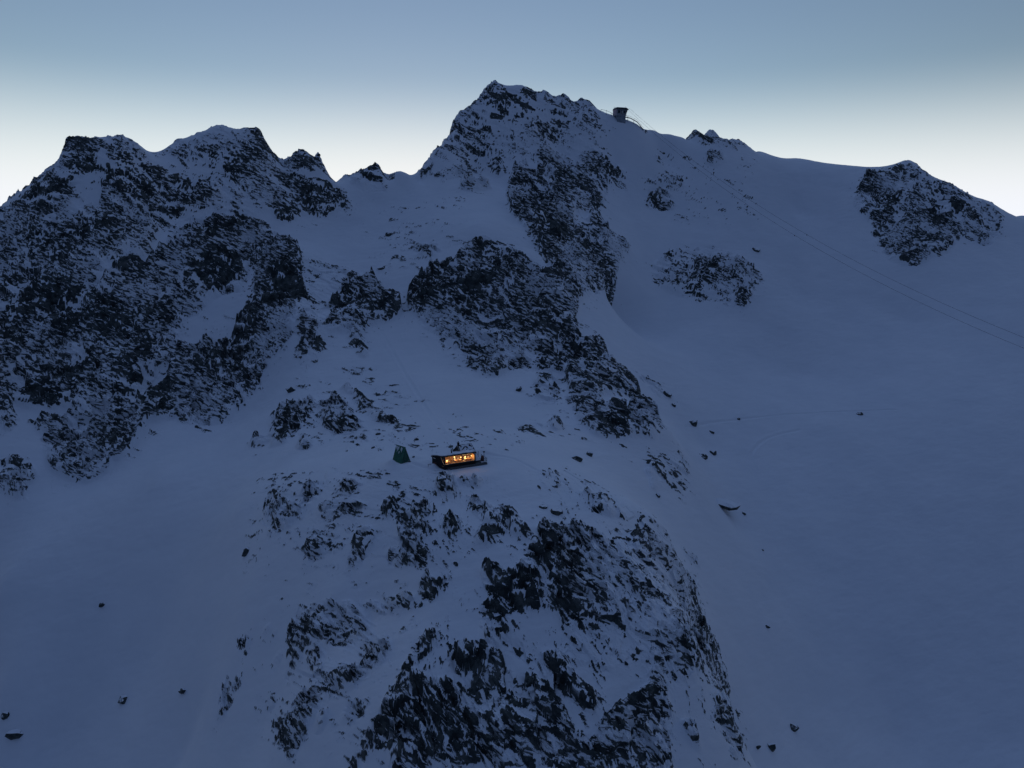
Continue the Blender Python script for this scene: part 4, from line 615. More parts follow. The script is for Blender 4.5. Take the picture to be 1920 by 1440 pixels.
vis = el >= np.maximum.accumulate(el, 0) - 1e-6
inview = vis[:-1, :-1] & (np.abs(A[:-1, :-1]) < math.radians(36)) & (R[:-1, :-1] > 95)
cnt = np.bincount(lab[(lab >= 0) & inview], minlength=max(1, len(par)))
largest = np.argsort(-cnt)[:300]

def grid_mesh(name, mask, parent=None):
    q = quads[mask.ravel()]
    used = np.unique(q)
    remap = np.zeros(len(co), np.int32); remap[used] = np.arange(len(used), dtype=np.int32)
    q = remap[q]
    me = bpy.data.meshes.new(name)
    me.vertices.add(len(used)); me.vertices.foreach_set('co', co[used].ravel())
    me.loops.add(q.size); me.loops.foreach_set('vertex_index', q.ravel())
    me.polygons.add(len(q)); me.polygons.foreach_set('loop_start', np.arange(0, q.size, 4, dtype=np.int32))
    at = me.attributes.new('rock', 'FLOAT', 'POINT')
    at.data.foreach_set('value', rock.ravel()[used])
    me.update(calc_edges=True)
    me.shade_flat()
    me.materials.append(M_MOUNT)
    o = bpy.data.objects.new(name, me)
    C.objects.link(o)
    if parent: o.parent = parent
    return o

mountain = grid_mesh('mountain', lab < 0)
tag(mountain, 'snow covered mountain with rocky faces, spur and smooth bowl', None, None, 'structure')
order = np.argsort(lab, axis=None, kind='stable')
sl_ = lab.ravel()[order]
rest = lab >= 0
for k in largest:
    if cnt[k] < 8: continue
    i0, i1 = np.searchsorted(sl_, k), np.searchsorted(sl_, k, 'right')
    f = order[i0:i1]
    m = np.zeros(lab.size, bool); m[f] = True
    q = quads[f]
    used, invq = np.unique(q, return_inverse=True)
    q = invq.reshape(-1, 4).astype(np.int32)
    me = bpy.data.meshes.new('rock_outcrop')
    me.vertices.add(len(used)); me.vertices.foreach_set('co', co[used].ravel())
    me.loops.add(q.size); me.loops.foreach_set('vertex_index', q.ravel())
    me.polygons.add(len(q)); me.polygons.foreach_set('loop_start', np.arange(0, q.size, 4, dtype=np.int32))
    at = me.attributes.new('rock', 'FLOAT', 'POINT')
    at.data.foreach_set('value', rock.ravel()[used])
    me.update(calc_edges=True)
    me.shade_flat()
    me.materials.append(M_MOUNT)
    o = bpy.data.objects.new('rock_outcrop', me)
    C.objects.link(o)
    o.parent = mountain
    rest.ravel()[f] = False
if rest.any():
    tag(grid_mesh('broken_rock', rest, mountain), None, None, None, 'stuff')

# the valley far below, out to the horizon
v = MB()
v.box(-14000, 14000, -14000, 14000, -175, -170)
tag(v.build('valley_ground', simple('valley_snow', (0.6, 0.63, 0.68), 0.9, var=0.3, scale=0.002)), None, None, None, 'structure')

# ------------------------------------------------------------------ boulders lying alone on the snow
def boulder_mesh(name, w, h, seed, slab=False):
    rnd = random.Random(seed)
    import bmesh
    bm = bmesh.new()
    n = 26
    sx, sy, sz = w * 0.5, w * (0.30 + 0.15 * rnd.random()), max(h * 0.62, w * 0.16)
    lean = rnd.uniform(-0.35, 0.35)
    if w > 7: sy, sz, lean = w * 0.30, w * 0.15, 0.0
    for i in range(n):
        z = 1 - 2 * (i + 0.5) / n
        r = math.sqrt(max(0, 1 - z * z)); a = 2.399963 * i + rnd.uniform(-0.5, 0.5)
        k = rnd.uniform(0.72, 1.12)
        p = Vector((math.cos(a) * r, math.sin(a) * r, z)) * k
        if slab:                                        # flat topped, steep sided
            a = 2 * math.pi * (i // 2) / (n / 2) + rnd.uniform(-0.2, 0.2)
            k = rnd.uniform(0.82, 1.05)
            p = Vector((math.cos(a) * k, math.sin(a) * k, -1.2)) if i % 2 else Vector((math.cos(a) * k * 0.86, math.sin(a) * k * 0.86, rnd.uniform(0.45, 0.75)))
        bm.verts.new((p.x * sx + lean * p.z * sz, p.y * sy, p.z * sz))
    bmesh.ops.convex_hull(bm, input=bm.verts)
    loose = [v_ for v_ in bm.verts if not v_.link_faces]
    bmesh.ops.delete(bm, geom=loose, context='VERTS')
    bmesh.ops.subdivide_edges(bm, edges=[e for e in bm.edges if e.calc_length() > w * 0.34], cuts=1)
    for v_ in bm.verts:
        v_.co += Vector([rnd.uniform(-1, 1) for _ in range(3)]) * w * 0.035
    bmesh.ops.triangulate(bm, faces=bm.faces)
    me = bpy.data.meshes.new(name)
    bm.to_mesh(me); bm.free()
    me.materials.append(M_BOULDER)
    return me

for i, (x, y, w, h, lab_) in enumerate(BOULDERS):
    slab = any(q in lab_ for q in ('slab', 'block', 'flat'))
    o = bpy.data.objects.new('boulder', boulder_mesh('boulder', w, h, 500 + i, slab))
    C.objects.link(o)
    o.location = (x, y, ground(x, y) + h * (0.30 if w > 7 else 0.04))
    gx_ = (ground(x + 1.5, y) - ground(x - 1.5, y)) / 3.0
    gy_ = (ground(x, y + 1.5) - ground(x, y - 1.5)) / 3.0
    k = 0.12 if w > 7 else (0.7 if slab else 0.45)                               # lies with the slope
    up = Vector((-gx_ * k, -gy_ * k, 1)).normalized()
    q = Vector((0, 0, 1)).rotation_difference(up)
    o.rotation_euler = (q @ Matrix.Rotation(0.06 if w > 7 else random.Random(i).uniform(-0.4, 0.4), 3, 'Z').to_quaternion()).to_euler()
    tag(o, lab_, 'boulder', 'single boulders on the snow')

# ------------------------------------------------------------------ materials for what people built
M_DARKWOOD = simple('charred_timber', (0.012, 0.012, 0.013), 0.8, var=0.4, scale=3.0)
M_BOARD = simple('grey_boards', (0.10, 0.105, 0.11), 0.85, var=0.4, scale=5.0)
M_METAL = simple('dark_metal', (0.03, 0.032, 0.035), 0.5, metal=0.6, var=0.2)
M_STEEL = simple('galvanised_steel', (0.42, 0.43, 0.44), 0.55, metal=0.2, var=0.2)
M_SNOW = simple('roof_snow', (0.78, 0.81, 0.86), 0.8, var=0.06, scale=1.2, bump=0.2)
M_PINE = simple('pine_panel', (0.52, 0.32, 0.16), 0.6, var=0.3, scale=2.5)
M_FLOORWOOD = simple('floor_boards', (0.30, 0.18, 0.09), 0.55, var=0.3, scale=3.0)
M_WHITE = simple('white_paint', (0.75, 0.74, 0.70), 0.6, var=0.05)
M_FRAME = simple('pale_window_frame', (0.40, 0.36, 0.30), 0.5, var=0.15)
M_GREEN = simple('green_sheet_metal', (0.035, 0.16, 0.11), 0.55, metal=0.0, var=0.3, scale=2.0)
M_GREEN_D = simple('dark_green_sheet', (0.022, 0.095, 0.066), 0.6, var=0.3, scale=2.0)
M_RUST = simple('weathered_red_brown', (0.13, 0.055, 0.045), 0.8, var=0.35, scale=3.0)
M_LITWALL = simple('lit_reddish_wall', (0.55, 0.42, 0.44), 0.85, var=0.2, scale=0.8)  # station's left side: the reddish light on it is put into the colour
M_CONCRETE = simple('dark_concrete', (0.26, 0.29, 0.32), 0.9, var=0.3, scale=0.9)
M_CABLE = simple('steel_cable', (0.04, 0.042, 0.048), 0.6, metal=0.5, var=0.1)
M_CLOTH = simple('pale_cushion', (0.62, 0.60, 0.56), 0.9, var=0.08)

def glass_mat():
    m, nt, b = new_mat('window_glass')
    out = nt.nodes['Material Output']
    tr = nt.nodes.new('ShaderNodeBsdfTransparent')
    tr.inputs['Color'].default_value = (0.93, 0.96, 0.95, 1)
    gl = nt.nodes.new('ShaderNodeBsdfGlossy')
    gl.inputs['Roughness'].default_value = 0.03
    fr = nt.nodes.new('ShaderNodeFresnel')
    fr.inputs['IOR'].default_value = 1.5
    mx = nt.nodes.new('ShaderNodeMixShader')
    nt.links.new(fr.outputs[0], mx.inputs[0])
    nt.links.new(tr.outputs[0], mx.inputs[1])
    nt.links.new(gl.outputs[0], mx.inputs[2])
    nt.links.new(mx.outputs[0], out.inputs['Surface'])
    return m
M_GLASS = glass_mat()

def dark_glass():
    m, nt, b = new_mat('dark_glass')
    n = noise_node(nt, 0.8)
    r = ramp(nt, n.outputs['Fac'], [(0.3, (0.01, 0.013, 0.016)), (0.7, (0.03, 0.035, 0.04))])
    nt.links.new(r.outputs['Color'], b.inputs['Base Color'])
    b.inputs['Roughness'].default_value = 0.08
    return m
M_DGLASS = dark_glass()

def glow_mat(name, col, strength):
    m, nt, b = new_mat(name)
    b.inputs['Base Color'].default_value = (*col, 1)
    b.inputs['Emission Color'].default_value = (*col, 1)
    b.inputs['Emission Strength'].default_value = strength
    return m
M_LAMP = glow_mat('lamp_shade_glow', (1.0, 0.60, 0.22), 0.55)

def snow_sheet(name, corners, nu, nv, base, amp, parent, seed, scale=1.0, edge=0.0):
    """snow lying on a roof plane given by 4 corners; thin spots sink below the roof and bare it"""
    a, b, c, d = [Vector(p) for p in corners]
    nrm = (b - a).cross(d - a).normalized()
    if nrm.z < 0: nrm.negate()
    rs = np.random.RandomState(seed)
    ox, oy = rs.rand(2) * 50
    vs, fs = [], []
    for j in range(nv + 1):
        for i in range(nu + 1):
            u_, v_ = i / nu, j / nv
            p = (a * (1 - u_) + b * u_) * (1 - v_) + (d * (1 - u_) + c * u_) * v_
            q = float(fbm(np.array([p.x * scale + ox]), np.array([p.y * scale + p.z * scale + oy]), 5, 3)[0])
            rim = min(u_, 1 - u_, v_, 1 - v_)
            t_ = base + amp * q - (edge if rim < 1e-6 else 0)
            vs.append(p + nrm * t_)
    for j in range(nv):
        for i in range(nu):
            k = j * (nu + 1) + i
            fs.append((k, k + 1, k + nu + 2, k + nu + 1))
    n0 = len(vs)
    vs += [v_ - nrm * (base + amp + 0.05) * 0.0 - nrm * max(0.04, base * 0.9) for v_ in vs]
    border = [i for i in range(nu + 1)] + [j * (nu + 1) + nu for j in range(1, nv + 1)] + \
             [nv * (nu + 1) + i for i in range(nu - 1, -1, -1)] + [j * (nu + 1) for j in range(nv - 1, 0, -1)]
    for k in range(len(border)):
        p, q = border[k], border[(k + 1) % len(border)]
        fs.append((q, p, p + n0, q + n0))
    return MB().add(vs, fs).build(name, M_SNOW, parent, smooth=True)

# ------------------------------------------------------------------ the hut with the lit window band
HUT = (-15.22, 153.05, -0.50)
HROT = math.radians(26.0)
hut = tag(empty('mountain_hut', HUT, HROT), 'dark timber hut with a glowing window band and snowy roof on the spur', 'hut')
EAVE, SILL, HEAD = 3.40, 1.28, 3.08
XL, XR = 0.0, 7.62                                 # front wall
BX, BY = -1.5, 4.0                                 # back end of the slanting left wall
def left_pt(t, z, off=0.0):
    """a point on the left wall, t = 0 at the front corner, 1 at the back"""
    n_ = Vector((-BY, BX, 0)).normalized()
    return Vector((XL + BX * t, BY * t, z)) + n_ * off
# walls
wl = MB()
wl.box(XL + 0.02, XR - 0.02, 0.0, 0.14, -0.6, SILL)
wl.box(XL + 0.02, XR - 0.02, 0.0, 0.14, HEAD, EAVE - 0.1)
wl.box(XR - 0.16, XR, 0.0, 0.14, SILL, HEAD)
wl.build('front_wall', M_DARKWOOD, hut)
# left wall: below, above and behind the slanted corner pane
wl = MB()
def left_slab(pts):
    wl.prism([left_pt(t_, z_) for t_, z_ in pts], Vector((BY, -BX, 0)).normalized() * 0.14)
left_slab([(0, -0.6), (1, -0.4), (1, SILL), (0, SILL)])
left_slab([(0.06, SILL), (1, SILL), (1, 2.42), (0.42, 2.92), (0.34, 2.95)])
left_slab([(0, 3.06), (0.36, 2.95), (0.42, 2.92), (0, 3.30)])
wl.build('side_wall', M_DARKWOOD, hut)
MB().box(BX, XR, 4.0, 4.14, -0.4, 2.5).build('back_wall', M_DARKWOOD, hut)
MB().box(XR - 0.14, XR, 0.16, 3.98, -0.5, 2.7).build('end_wall', M_DARKWOOD, hut)
# window band: sill, head, mullions, panes
wb = MB().box(XL - 0.04, XR - 0.1, -0.07, 0.10, SILL, SILL + 0.075).build('window_sill', M_FRAME, hut)
MB().box(XL + 0.03, XL + 0.17, -0.02, 0.12, SILL + 0.08, HEAD).build('corner_post', M_DARKWOOD, hut)
npan = 7
for k in range(1, npan):
    x_ = XL + 0.17 + (XR - 0.33) * k / npan
    MB().box(x_ - 0.02, x_ + 0.02, 0.0, 0.10, SILL + 0.08, HEAD).build('mullion', M_DARKWOOD, hut)
for k in range(npan):
    x0 = XL + 0.17 + (XR - 0.33) * k / npan + 0.03
    x1 = XL + 0.17 + (XR - 0.33) * (k + 1) / npan - 0.03
    MB().box(x0, x1, 0.04, 0.06, SILL + 0.08, HEAD).build('window_pane', M_GLASS, hut)
MB().prism([left_pt(0.01, SILL + 0.06, -0.03), left_pt(0.06, SILL + 0.06, -0.03), left_pt(0.33, 2.93, -0.03), left_pt(0.01, 3.03, -0.03)],
           Vector((BY, -BX, 0)).normalized() * 0.02).build('window_pane', M_GLASS, hut)
sl = MB()
sl.prism([left_pt(0.05, SILL, 0.03), left_pt(0.075, SILL, 0.03), left_pt(0.36, 2.96, 0.03), left_pt(0.33, 2.96, 0.03)], Vector((BY, -BX, 0)).normalized() * 0.08)
sl.prism([left_pt(-0.01, SILL - 0.01, 0.03), left_pt(0.075, SILL - 0.01, 0.03), left_pt(0.075, SILL + 0.06, 0.03), left_pt(-0.01, SILL + 0.06, 0.03)], Vector((BY, -BX, 0)).normalized() * 0.08)
sl.build('corner_window_frame', M_FRAME, hut)
# shed roof, falling to the back, with its snow
RF = [(XL - 0.22, -0.25, EAVE), (XR + 0.05, -0.25, EAVE), (XR + 0.05, 4.35, 2.52), (BX - 0.25, 4.25, 2.50)]
roof = MB().hexa([(p[0], p[1], p[2] - 0.26) for p in RF] + RF).build('roof', M_DARKWOOD, hut)
snow_sheet('roof_snow', [(RF[0][0] + .12, RF[0][1] + .14, RF[0][2]), (RF[1][0] - .1, RF[1][1] + .14, RF[1][2]), (RF[2][0] - .1, RF[2][1], RF[2][2]), (RF[3][0] + .1, RF[3][1], RF[3][2])],
           40, 24, 0.17, 0.16, roof, 3, 0.8)
ch = MB().box(2.35, 2.60, 1.85, 2.10, 2.6, 3.72).build('chimney', M_METAL, hut)
MB().box(2.29, 2.66, 1.79, 2.16, 3.725, 3.80).build('chimney_cap', M_METAL, ch)
# old steep-roofed part behind
ax0, ax1, axe = 4.75, 8.30, 9.05
RY, RZ = 4.2, 4.15
fe_y, fe_z = 0.25, 0.98                          # front eave
be_y, be_z = 7.2, 1.95                           # back eave
sr = MB()
th_ = Vector((0, 0, -0.16))
f_ = [Vector((ax0, fe_y + (RY - fe_y) * 0.42, fe_z + (RZ - fe_z) * 0.42)), Vector((axe - (axe - ax1) * 0.42, fe_y + (RY - fe_y) * 0.42, fe_z + (RZ - fe_z) * 0.42)), Vector((ax1, RY, RZ)), Vector((ax0, RY, RZ))]
sr.hexa([p + th_ for p in f_] + f_)
g_ = [Vector((XR + 0.1, fe_y, fe_z)), Vector((axe, fe_y, fe_z)), f_[1] + Vector((0, -0.002, -0.002)), Vector((XR + 0.1, f_[0].y - 0.002, f_[0].z - 0.002))]
sr.hexa([p + th_ for p in g_] + g_)
b_ = [Vector((ax0, RY + 0.01, RZ)), Vector((ax1, RY + 0.01, RZ)), Vector((ax1 + 0.3, be_y, be_z)), Vector((ax0, be_y, be_z))]
sr.hexa([p + th_ for p in b_] + b_)
steep = sr.build('steep_roof', M_DARKWOOD, hut)
gp = f_[0] + (f_[3] - f_[0]) * 0.0
snow_sheet('roof_snow', [f_[0] + Vector((.25, 0, 0)), f_[1] + Vector((-.14, 0, 0)), f_[2] + Vector((-.14, -.12, -.1)), f_[3] + Vector((.25, -.12, -.1))], 26, 18, 0.045, 0.30, steep, 9, 1.3)
snow_sheet('roof_snow', [g_[0] + Vector((0.02, .06, .05)), g_[1] + Vector((-.12, .06, .05)), g_[2] + Vector((-.12, 0, 0)), g_[3] + Vector((0.02, 0, 0))], 10, 16, 0.10, 0.10, steep, 12, 1.0)
gm = MB()
gm.prism([(ax0 + 0.08, 2.2, 2.2), (ax0 + 0.08, be_y - 0.1, 1.7), (ax0 + 0.08, be_y - 0.1, be_z - 0.2), (ax0 + 0.08, RY, RZ - 0.2), (ax0 + 0.08, 2.2, 2.72)], (0.12, 0, 0))
gm.build('gable_wall', M_DARKWOOD, hut)
gm = MB()
gm.prism([(ax1 - 0.05, 1.0, -0.4), (ax1 - 0.05, be_y - 0.1, -0.2), (ax1 - 0.05, be_y - 0.1, be_z - 0.2), (ax1 - 0.05, RY, RZ - 0.2), (ax1 - 0.05, 1.0, 1.45)], (-0.12, 0, 0))
gm.build('gable_wall', M_DARKWOOD, hut)
MB().hexa([f_[3] + Vector((-.05, .06, .03)), f_[3] + Vector((-.05, .0, .03)), f_[0] + Vector((-.05, -.02, .04)), f_[0] + Vector((-.05, .05, .04)),
           f_[3] + Vector((.04, .06, .09)), f_[3] + Vector((.04, .0, .09)), f_[0] + Vector((.04, -.02, .1)), f_[0] + Vector((.04, .05, .1))]).build('verge_board', M_FRAME, hut)
ch = MB().box(5.0, 5.42, 4.42, 4.84, 3.6, 4.62).build('chimney', M_DARKWOOD, hut)
MB().tube((5.21, 4.63, 4.63), (5.21, 4.63, 4.92), 0.10, 8).build('chimney_pipe', M_METAL, ch)
# boarded skirt and terrace
skirt = empty('terrace', (0, 0, 0))
skirt.parent = hut
for k in range(34):
    x0 = 1.1 + k * 0.27
    MB().box(x0, x0 + 0.25, -0.62 - 0.02 * (k % 2), -0.56, -0.45 - 0.012 * k, 0.52).build('board', M_BOARD, skirt)
MB().box(0.6, 10.25, -0.55, -0.02, 0.40, 0.50).build('deck_edge', M_BOARD, skirt)
MB().box(XR + 0.02, 10.25, -0.015, 2.9, 0.38, 0.50).build('deck', M_BOARD, skirt)
snow_sheet('deck_snow', [(9.1, 0.1, .5), (10.2, 0.1, .5), (10.2, 2.8, .5), (9.1, 2.8, .5)], 8, 12, 0.05, 0.07, skirt, 21, 1.2)
# small plate, door and porch on the left wall
MB().prism([left_pt(0.74, 2.02, 0.03), left_pt(0.92, 2.02, 0.03), left_pt(0.92, 2.18, 0.03), left_pt(0.74, 2.18, 0.03)], Vector((BY, -BX, 0)).normalized() * 0.025).build('white_plate', M_WHITE, hut)
dr = MB().prism([left_pt(0.66, -0.3, 0.03), left_pt(0.90, -0.3, 0.03), left_pt(0.90, 1.15, 0.03), left_pt(0.66, 1.15, 0.03)], Vector((BY, -BX, 0)).normalized() * 0.027).build('door', M_RUST, hut)
MB().prism([left_pt(0.69, 0.35, 0.06), left_pt(0.71, 0.35, 0.06), left_pt(0.71, 0.48, 0.06), left_pt(0.69, 0.48, 0.06)], Vector((BY, -BX, 0)).normalized() * 0.027).build('door_handle', M_STEEL, dr)

cH, sH = math.cos(HROT), math.sin(HROT)
def hut_world(x, y, z):
    return (HUT[0] + x * cH - y * sH, HUT[1] + x * sH + y * cH, HUT[2] + z)

# terrace railing
rail = tag(empty('terrace_railing', hut_world(10.2, 0, 0.5), HROT), 'thin metal railing round the right end of the hut terrace', 'railing')
pp = [(-1.55, -0.5, 1.25), (-0.75, -0.5, 1.1), (0.0, -0.5, 1.2), (0.0, 0.45, 1.15), (0.0, 1.5, 1.15), (0.0, 2.7, 1.15)]
for x_, y_, h_ in pp:
    MB().box(x_ - .035, x_ + .035, y_ - .035, y_ + .035, 0, h_).build('post', M_METAL, rail)
for z_ in (0.55, 1.05):
    MB().tube((-1.55, -0.5, z_), (0, -0.5, z_), 0.03).build('rail', M_METAL, rail)
    MB().tube((0, -0.5, z_), (0, 2.7, z_), 0.03).build('rail', M_METAL, rail)
lp = tag(empty('lantern_post', hut_world(10.42, 1.6, -0.4), HROT), 'tall thin post with a dark box on top beside the hut terrace', 'post')
MB().tube((0, 0, 0), (0, 0, 2.75), 0.05, 6).build('post', M_METAL, lp)
MB().box(-0.2, 0.2, -0.14, 0.14, 2.76, 3.02).build('box', M_METAL, lp)
lp2 = tag(empty('flag_pole', hut_world(9.2, 2.2, 0.5), HROT), 'bare upright pole on the hut terrace next to the steep roof', 'pole')
MB().tube((0, 0, 0), (0, 0, 2.2), 0.045, 6).build('pole', M_METAL, lp2)
MB().box(-0.12, 0.12, -0.12, 0.12, -0.02, 0.06).build('foot', M_METAL, lp2)

# reddish covered bundle on the terrace
bd = empty('covered_bundle', hut_world(9.72, 1.0, 0.55), HROT)
tag(bd, 'dark reddish covered bundle standing on the hut terrace behind the railing', 'bundle')
def lathe(prof, n=12, wob=0.0, seed=0):
    m = MB(); rnd = random.Random(seed)
    vs, fs = [], []
    for r_, z_ in prof:
        for i in range(n):
            t_ = 2 * math.pi * i / n
            k = 1 + rnd.uniform(-wob, wob)
            vs.append((r_ * k * math.cos(t_), r_ * k * math.sin(t_), z_))
    for j in range(len(prof) - 1):
        for i in range(n):
            fs.append((j * n + i, j * n + (i + 1) % n, (j + 1) * n + (i + 1) % n, (j + 1) * n + i))
    fs.append(tuple(range(n))[::-1]); fs.append(tuple(range((len(prof) - 1) * n, len(prof) * n)))
    return m.add(vs, fs)
lathe([(0.34, 0), (0.40, 0.3), (0.36, 0.75), (0.30, 1.05), (0.16, 1.25), (0.05, 1.32)], 12, 0.10, 4).build('cover', M_RUST, bd)
lathe([(0.41, 0.52), (0.43, 0.55), (0.41, 0.58)], 12, 0.0, 4).build('strap', M_METAL, bd)

# small railing left of the hut
rl = tag(empty('porch_railing', hut_world(-1.9, 3.2, -0.2), HROT), 'short dark railing beside the door at the left end of the hut', 'railing')
for x_ in (-0.9, -0.45, 0.0):
    MB().box(x_ - .04, x_ + .04, -.04, .04, -0.3, 1.0).build('post', M_DARKWOOD, rl)
MB().box(-0.95, 0.05, -.05, .05, 1.002, 1.07).build('rail', M_DARKWOOD, rl)

# ---- inside: floor, pine back wall, tables, chairs, lamps
MB().box(XL - 0.35, XR - 0.16, 0.15, 3.6, 0.82, 0.90).build('floor', M_FLOORWOOD, hut)
MB().box(BX + 0.35, XR - 0.16, 3.5, 3.58, 0.901, 2.62).build('inner_wall', M_PINE, hut)
MB().box(XR - 0.25, XR - 0.17, 0.16, 3.49, 0.901, 2.6).build('inner_wall', M_PINE, hut)
MB().hexa([(XL - .1, 0.15, 3.02), (XR - .17, 0.15, 3.02), (XR - .17, 3.49, 2.42), (BX * .85, 3.49, 2.42),
           (XL - .1, 0.15, 3.06), (XR - .17, 0.15, 3.06), (XR - .17, 3.49, 2.46), (BX * .85, 3.49, 2.46)]).build('ceiling', M_PINE, hut)

def make_table(x, y, label, lx=1.5):
    t_ = tag(empty('dining_table', hut_world(x, y, 0.90), HROT), label, 'table', 'tables behind the hut windows')
    MB().box(-lx / 2, lx / 2, -0.38, 0.38, 0.70, 0.75).build('tabletop', M_PINE, t_)
    for sx in (-1, 1):
        for sy in (-1, 1):
            MB().box(sx * (lx / 2 - 0.08) - .035, sx * (lx / 2 - 0.08) + .035, sy * .30 - .035, sy * .30 + .035, 0, 0.699).build('leg', M_PINE, t_)
    return t_
def make_chair(x, y, rz, label):
    t_ = tag(empty('dining_chair', hut_world(x, y, 0.90), HROT + rz), label, 'chair', 'chairs behind the hut windows')
    MB().box(-.21, .21, -.21, .21, 0.42, 0.47).build('seat', M_CLOTH, t_)
    MB().box(-.21, .21, .17, .21, 0.471, 0.92).build('backrest', M_CLOTH, t_)
    for sx in (-1, 1):
        for sy in (-1, 1):
            MB().box(sx * .18 - .02, sx * .18 + .02, sy * .18 - .02, sy * .18 + .02, 0, 0.419).build('leg', M_PINE, t_)
    return t_
def make_lamp(x, y, z, r_, watts, label):
    t_ = tag(empty('pendant_lamp', hut_world(x, y, z), HROT), label, 'lamp', 'lit lamps inside the hut')
    lathe([(r_ * .35, r_ * .9), (r_ * .95, 0.35 * r_), (r_, -r_ * .2), (r_ * .7, -r_ * .8), (r_ * .3, -r_)], 14).build('shade', M_LAMP, t_)
    MB().tube((0, 0, r_ * .9), (0, 0, 2.62 - z if z < 2.5 else 0.15), 0.012, 5).build('cord', M_METAL, t_)
    li = bpy.data.lights.new('lamp_light', 'POINT')
    li.energy = watts
    li.color = (1.0, 0.56, 0.24)
    li.shadow_soft_size = r_
    lo = bpy.data.objects.new('lamp_light', li)
    C.objects.link(lo)
    lo.parent = t_
    lo.location = (0, -0.02, -r_ * 1.6)
    return t_
make_table(1.15, 0.95, 'wooden table in the glowing left corner of the hut window')
make_table(3.65, 1.05, 'wooden table behind the middle panes of the hut window')
make_table(6.15, 1.05, 'wooden table behind the right panes of the hut window')
for k, (x_, y_, rz, lb) in enumerate([
        (0.75, 1.75, 0, 'left chair behind the corner table in the hut'), (1.6, 1.75, 0, 'right chair behind the corner table in the hut'),
        (3.25, 1.85, 0, 'left chair behind the middle table in the hut'), (4.1, 1.85, 0, 'right chair behind the middle table in the hut'),
        (5.75, 1.85, 0, 'left chair behind the right hand table in the hut'), (6.6, 1.85, 0, 'right chair behind the right hand table in the hut'),
        (2.45, 0.75, math.pi / 2, 'chair between the corner and middle tables in the hut'), (4.95, 0.8, -math.pi / 2, 'chair between the middle and right hand tables in the hut')]):
    make_chair(x_, y_, rz, lb)
make_lamp(0.85, 0.75, 1.95, 0.17, 9.5, 'brightest yellow lamp low in the left corner of the hut window')
make_lamp(2.95, 1.5, 2.30, 0.16, 6.8, 'glowing lamp hanging behind the middle of the hut window')
make_lamp(4.3, 0.9, 2.25, 0.12, 4.5, 'smaller added lamp right of the middle of the hut window')  # extra lamp, added to even out the window glow
make_lamp(6.9, 1.0, 2.2, 0.12, 4.0, 'small added lamp at the right end of the hut window')  # another added lamp, carries the glow to the last panes
make_lamp(5.6, 1.4, 2.05, 0.14, 6.2, 'glowing lamp hanging behind the right part of the hut window')

# ------------------------------------------------------------------ green emergency shelter
SB = Vector((-25.55, 155.75, -0.15))
va, vb = Vector((-0.764, 0.645, 0)), Vector((0.645, 0.764, 0))
SL, SW, SH = 3.15, 3.0, 3.85
biv = tag(empty('shelter_hut', SB), 'green sheet metal tent shaped shelter half drifted in, left of the hut', 'shelter')
apex = vb * (SW / 2) + Vector((0, 0, SH))
npn = 8
for side, (e0, sgn) in enumerate(((Vector((0, 0, 0)), 1), (vb * SW, -1))):
    nrm = (va.cross(apex - e0)).normalized()
    if nrm.z < 0: nrm.negate()
    for k in range(npn):
        p0 = e0 + va * (SL * k / npn + 0.012); p1 = e0 + va * (SL * (k + 1) / npn - 0.012)
        q0 = apex + va * (SL * k / npn + 0.012); q1 = apex + va * (SL * (k + 1) / npn - 0.012)
        m = MB().hexa([p0 - nrm * .05, p1 - nrm * .05, q1 - nrm * .05, q0 - nrm * .05, p0, p1, q1, q0])
        pm, qm = p0.lerp(p1, 0.08), q0.lerp(q1, 0.08)
        pn, qn = p0.lerp(p1, 0.28), q0.lerp(q1, 0.28)
        m.hexa([pm, pn, qn, qm, pm + nrm * .06, pn + nrm * .06, qn + nrm * .06, qm + nrm * .06])
        m.build('roof_panel', M_GREEN, biv)
MB().tube(apex + va * -0.1 + Vector((0, 0, .03)), apex + va * (SL + .1) + Vector((0, 0, .03)), 0.07, 6).build('ridge_cap', M_GREEN_D, biv)
for t0 in (0.06, SL - 0.12):
    MB().prism([va * t0 + vb * .12, va * t0 + vb * (SW - .12), va * t0 + vb * (SW / 2) + Vector((0, 0, SH - .25))], va * 0.06).build('gable_wall', M_GREEN_D, biv)
dd = MB().prism([va * 0.035 + vb * 1.15 + Vector((0, 0, .25)), va * 0.035 + vb * 1.85 + Vector((0, 0, .25)), va * 0.035 + vb * 1.85 + Vector((0, 0, 1.85)), va * 0.035 + vb * 1.15 + Vector((0, 0, 1.85))], va * 0.02).build('door', M_GREEN_D, biv)
MB().prism([va * 0.0 + vb * 1.24 + Vector((0, 0, 1.0)), va * 0.0 + vb * 1.30 + Vector((0, 0, 1.0)), va * 0.0 + vb * 1.30 + Vector((0, 0, 1.12)), va * 0.0 + vb * 1.24 + Vector((0, 0, 1.12))], va * 0.03).build('door_handle', M_STEEL, dd)
rnd = random.Random(8)
nrm = va.cross(apex).normalized()
if nrm.z < 0: nrm.negate()
for k, (s0, t0, ln) in enumerate(((0.62, 0.97, .22), (0.72, 0.93, .30), (0.83, 0.96, .20), (0.36, 0.95, .20), (0.27, 0.92, .26), (0.50, 0.70, .14), (0.90, 0.96, .12))):
    pts = []
    for (du, dv) in ((-.03, 0), (.035, .01), (.03, -ln * .5), (.008, -ln), (-.02, -ln * .6)):
        pts.append(va * (SL * (s0 + du)) + apex * (t0 + dv) + nrm * 0.01)
    MB().prism(pts, nrm * 0.085).build('snow_streak', M_SNOW, biv)

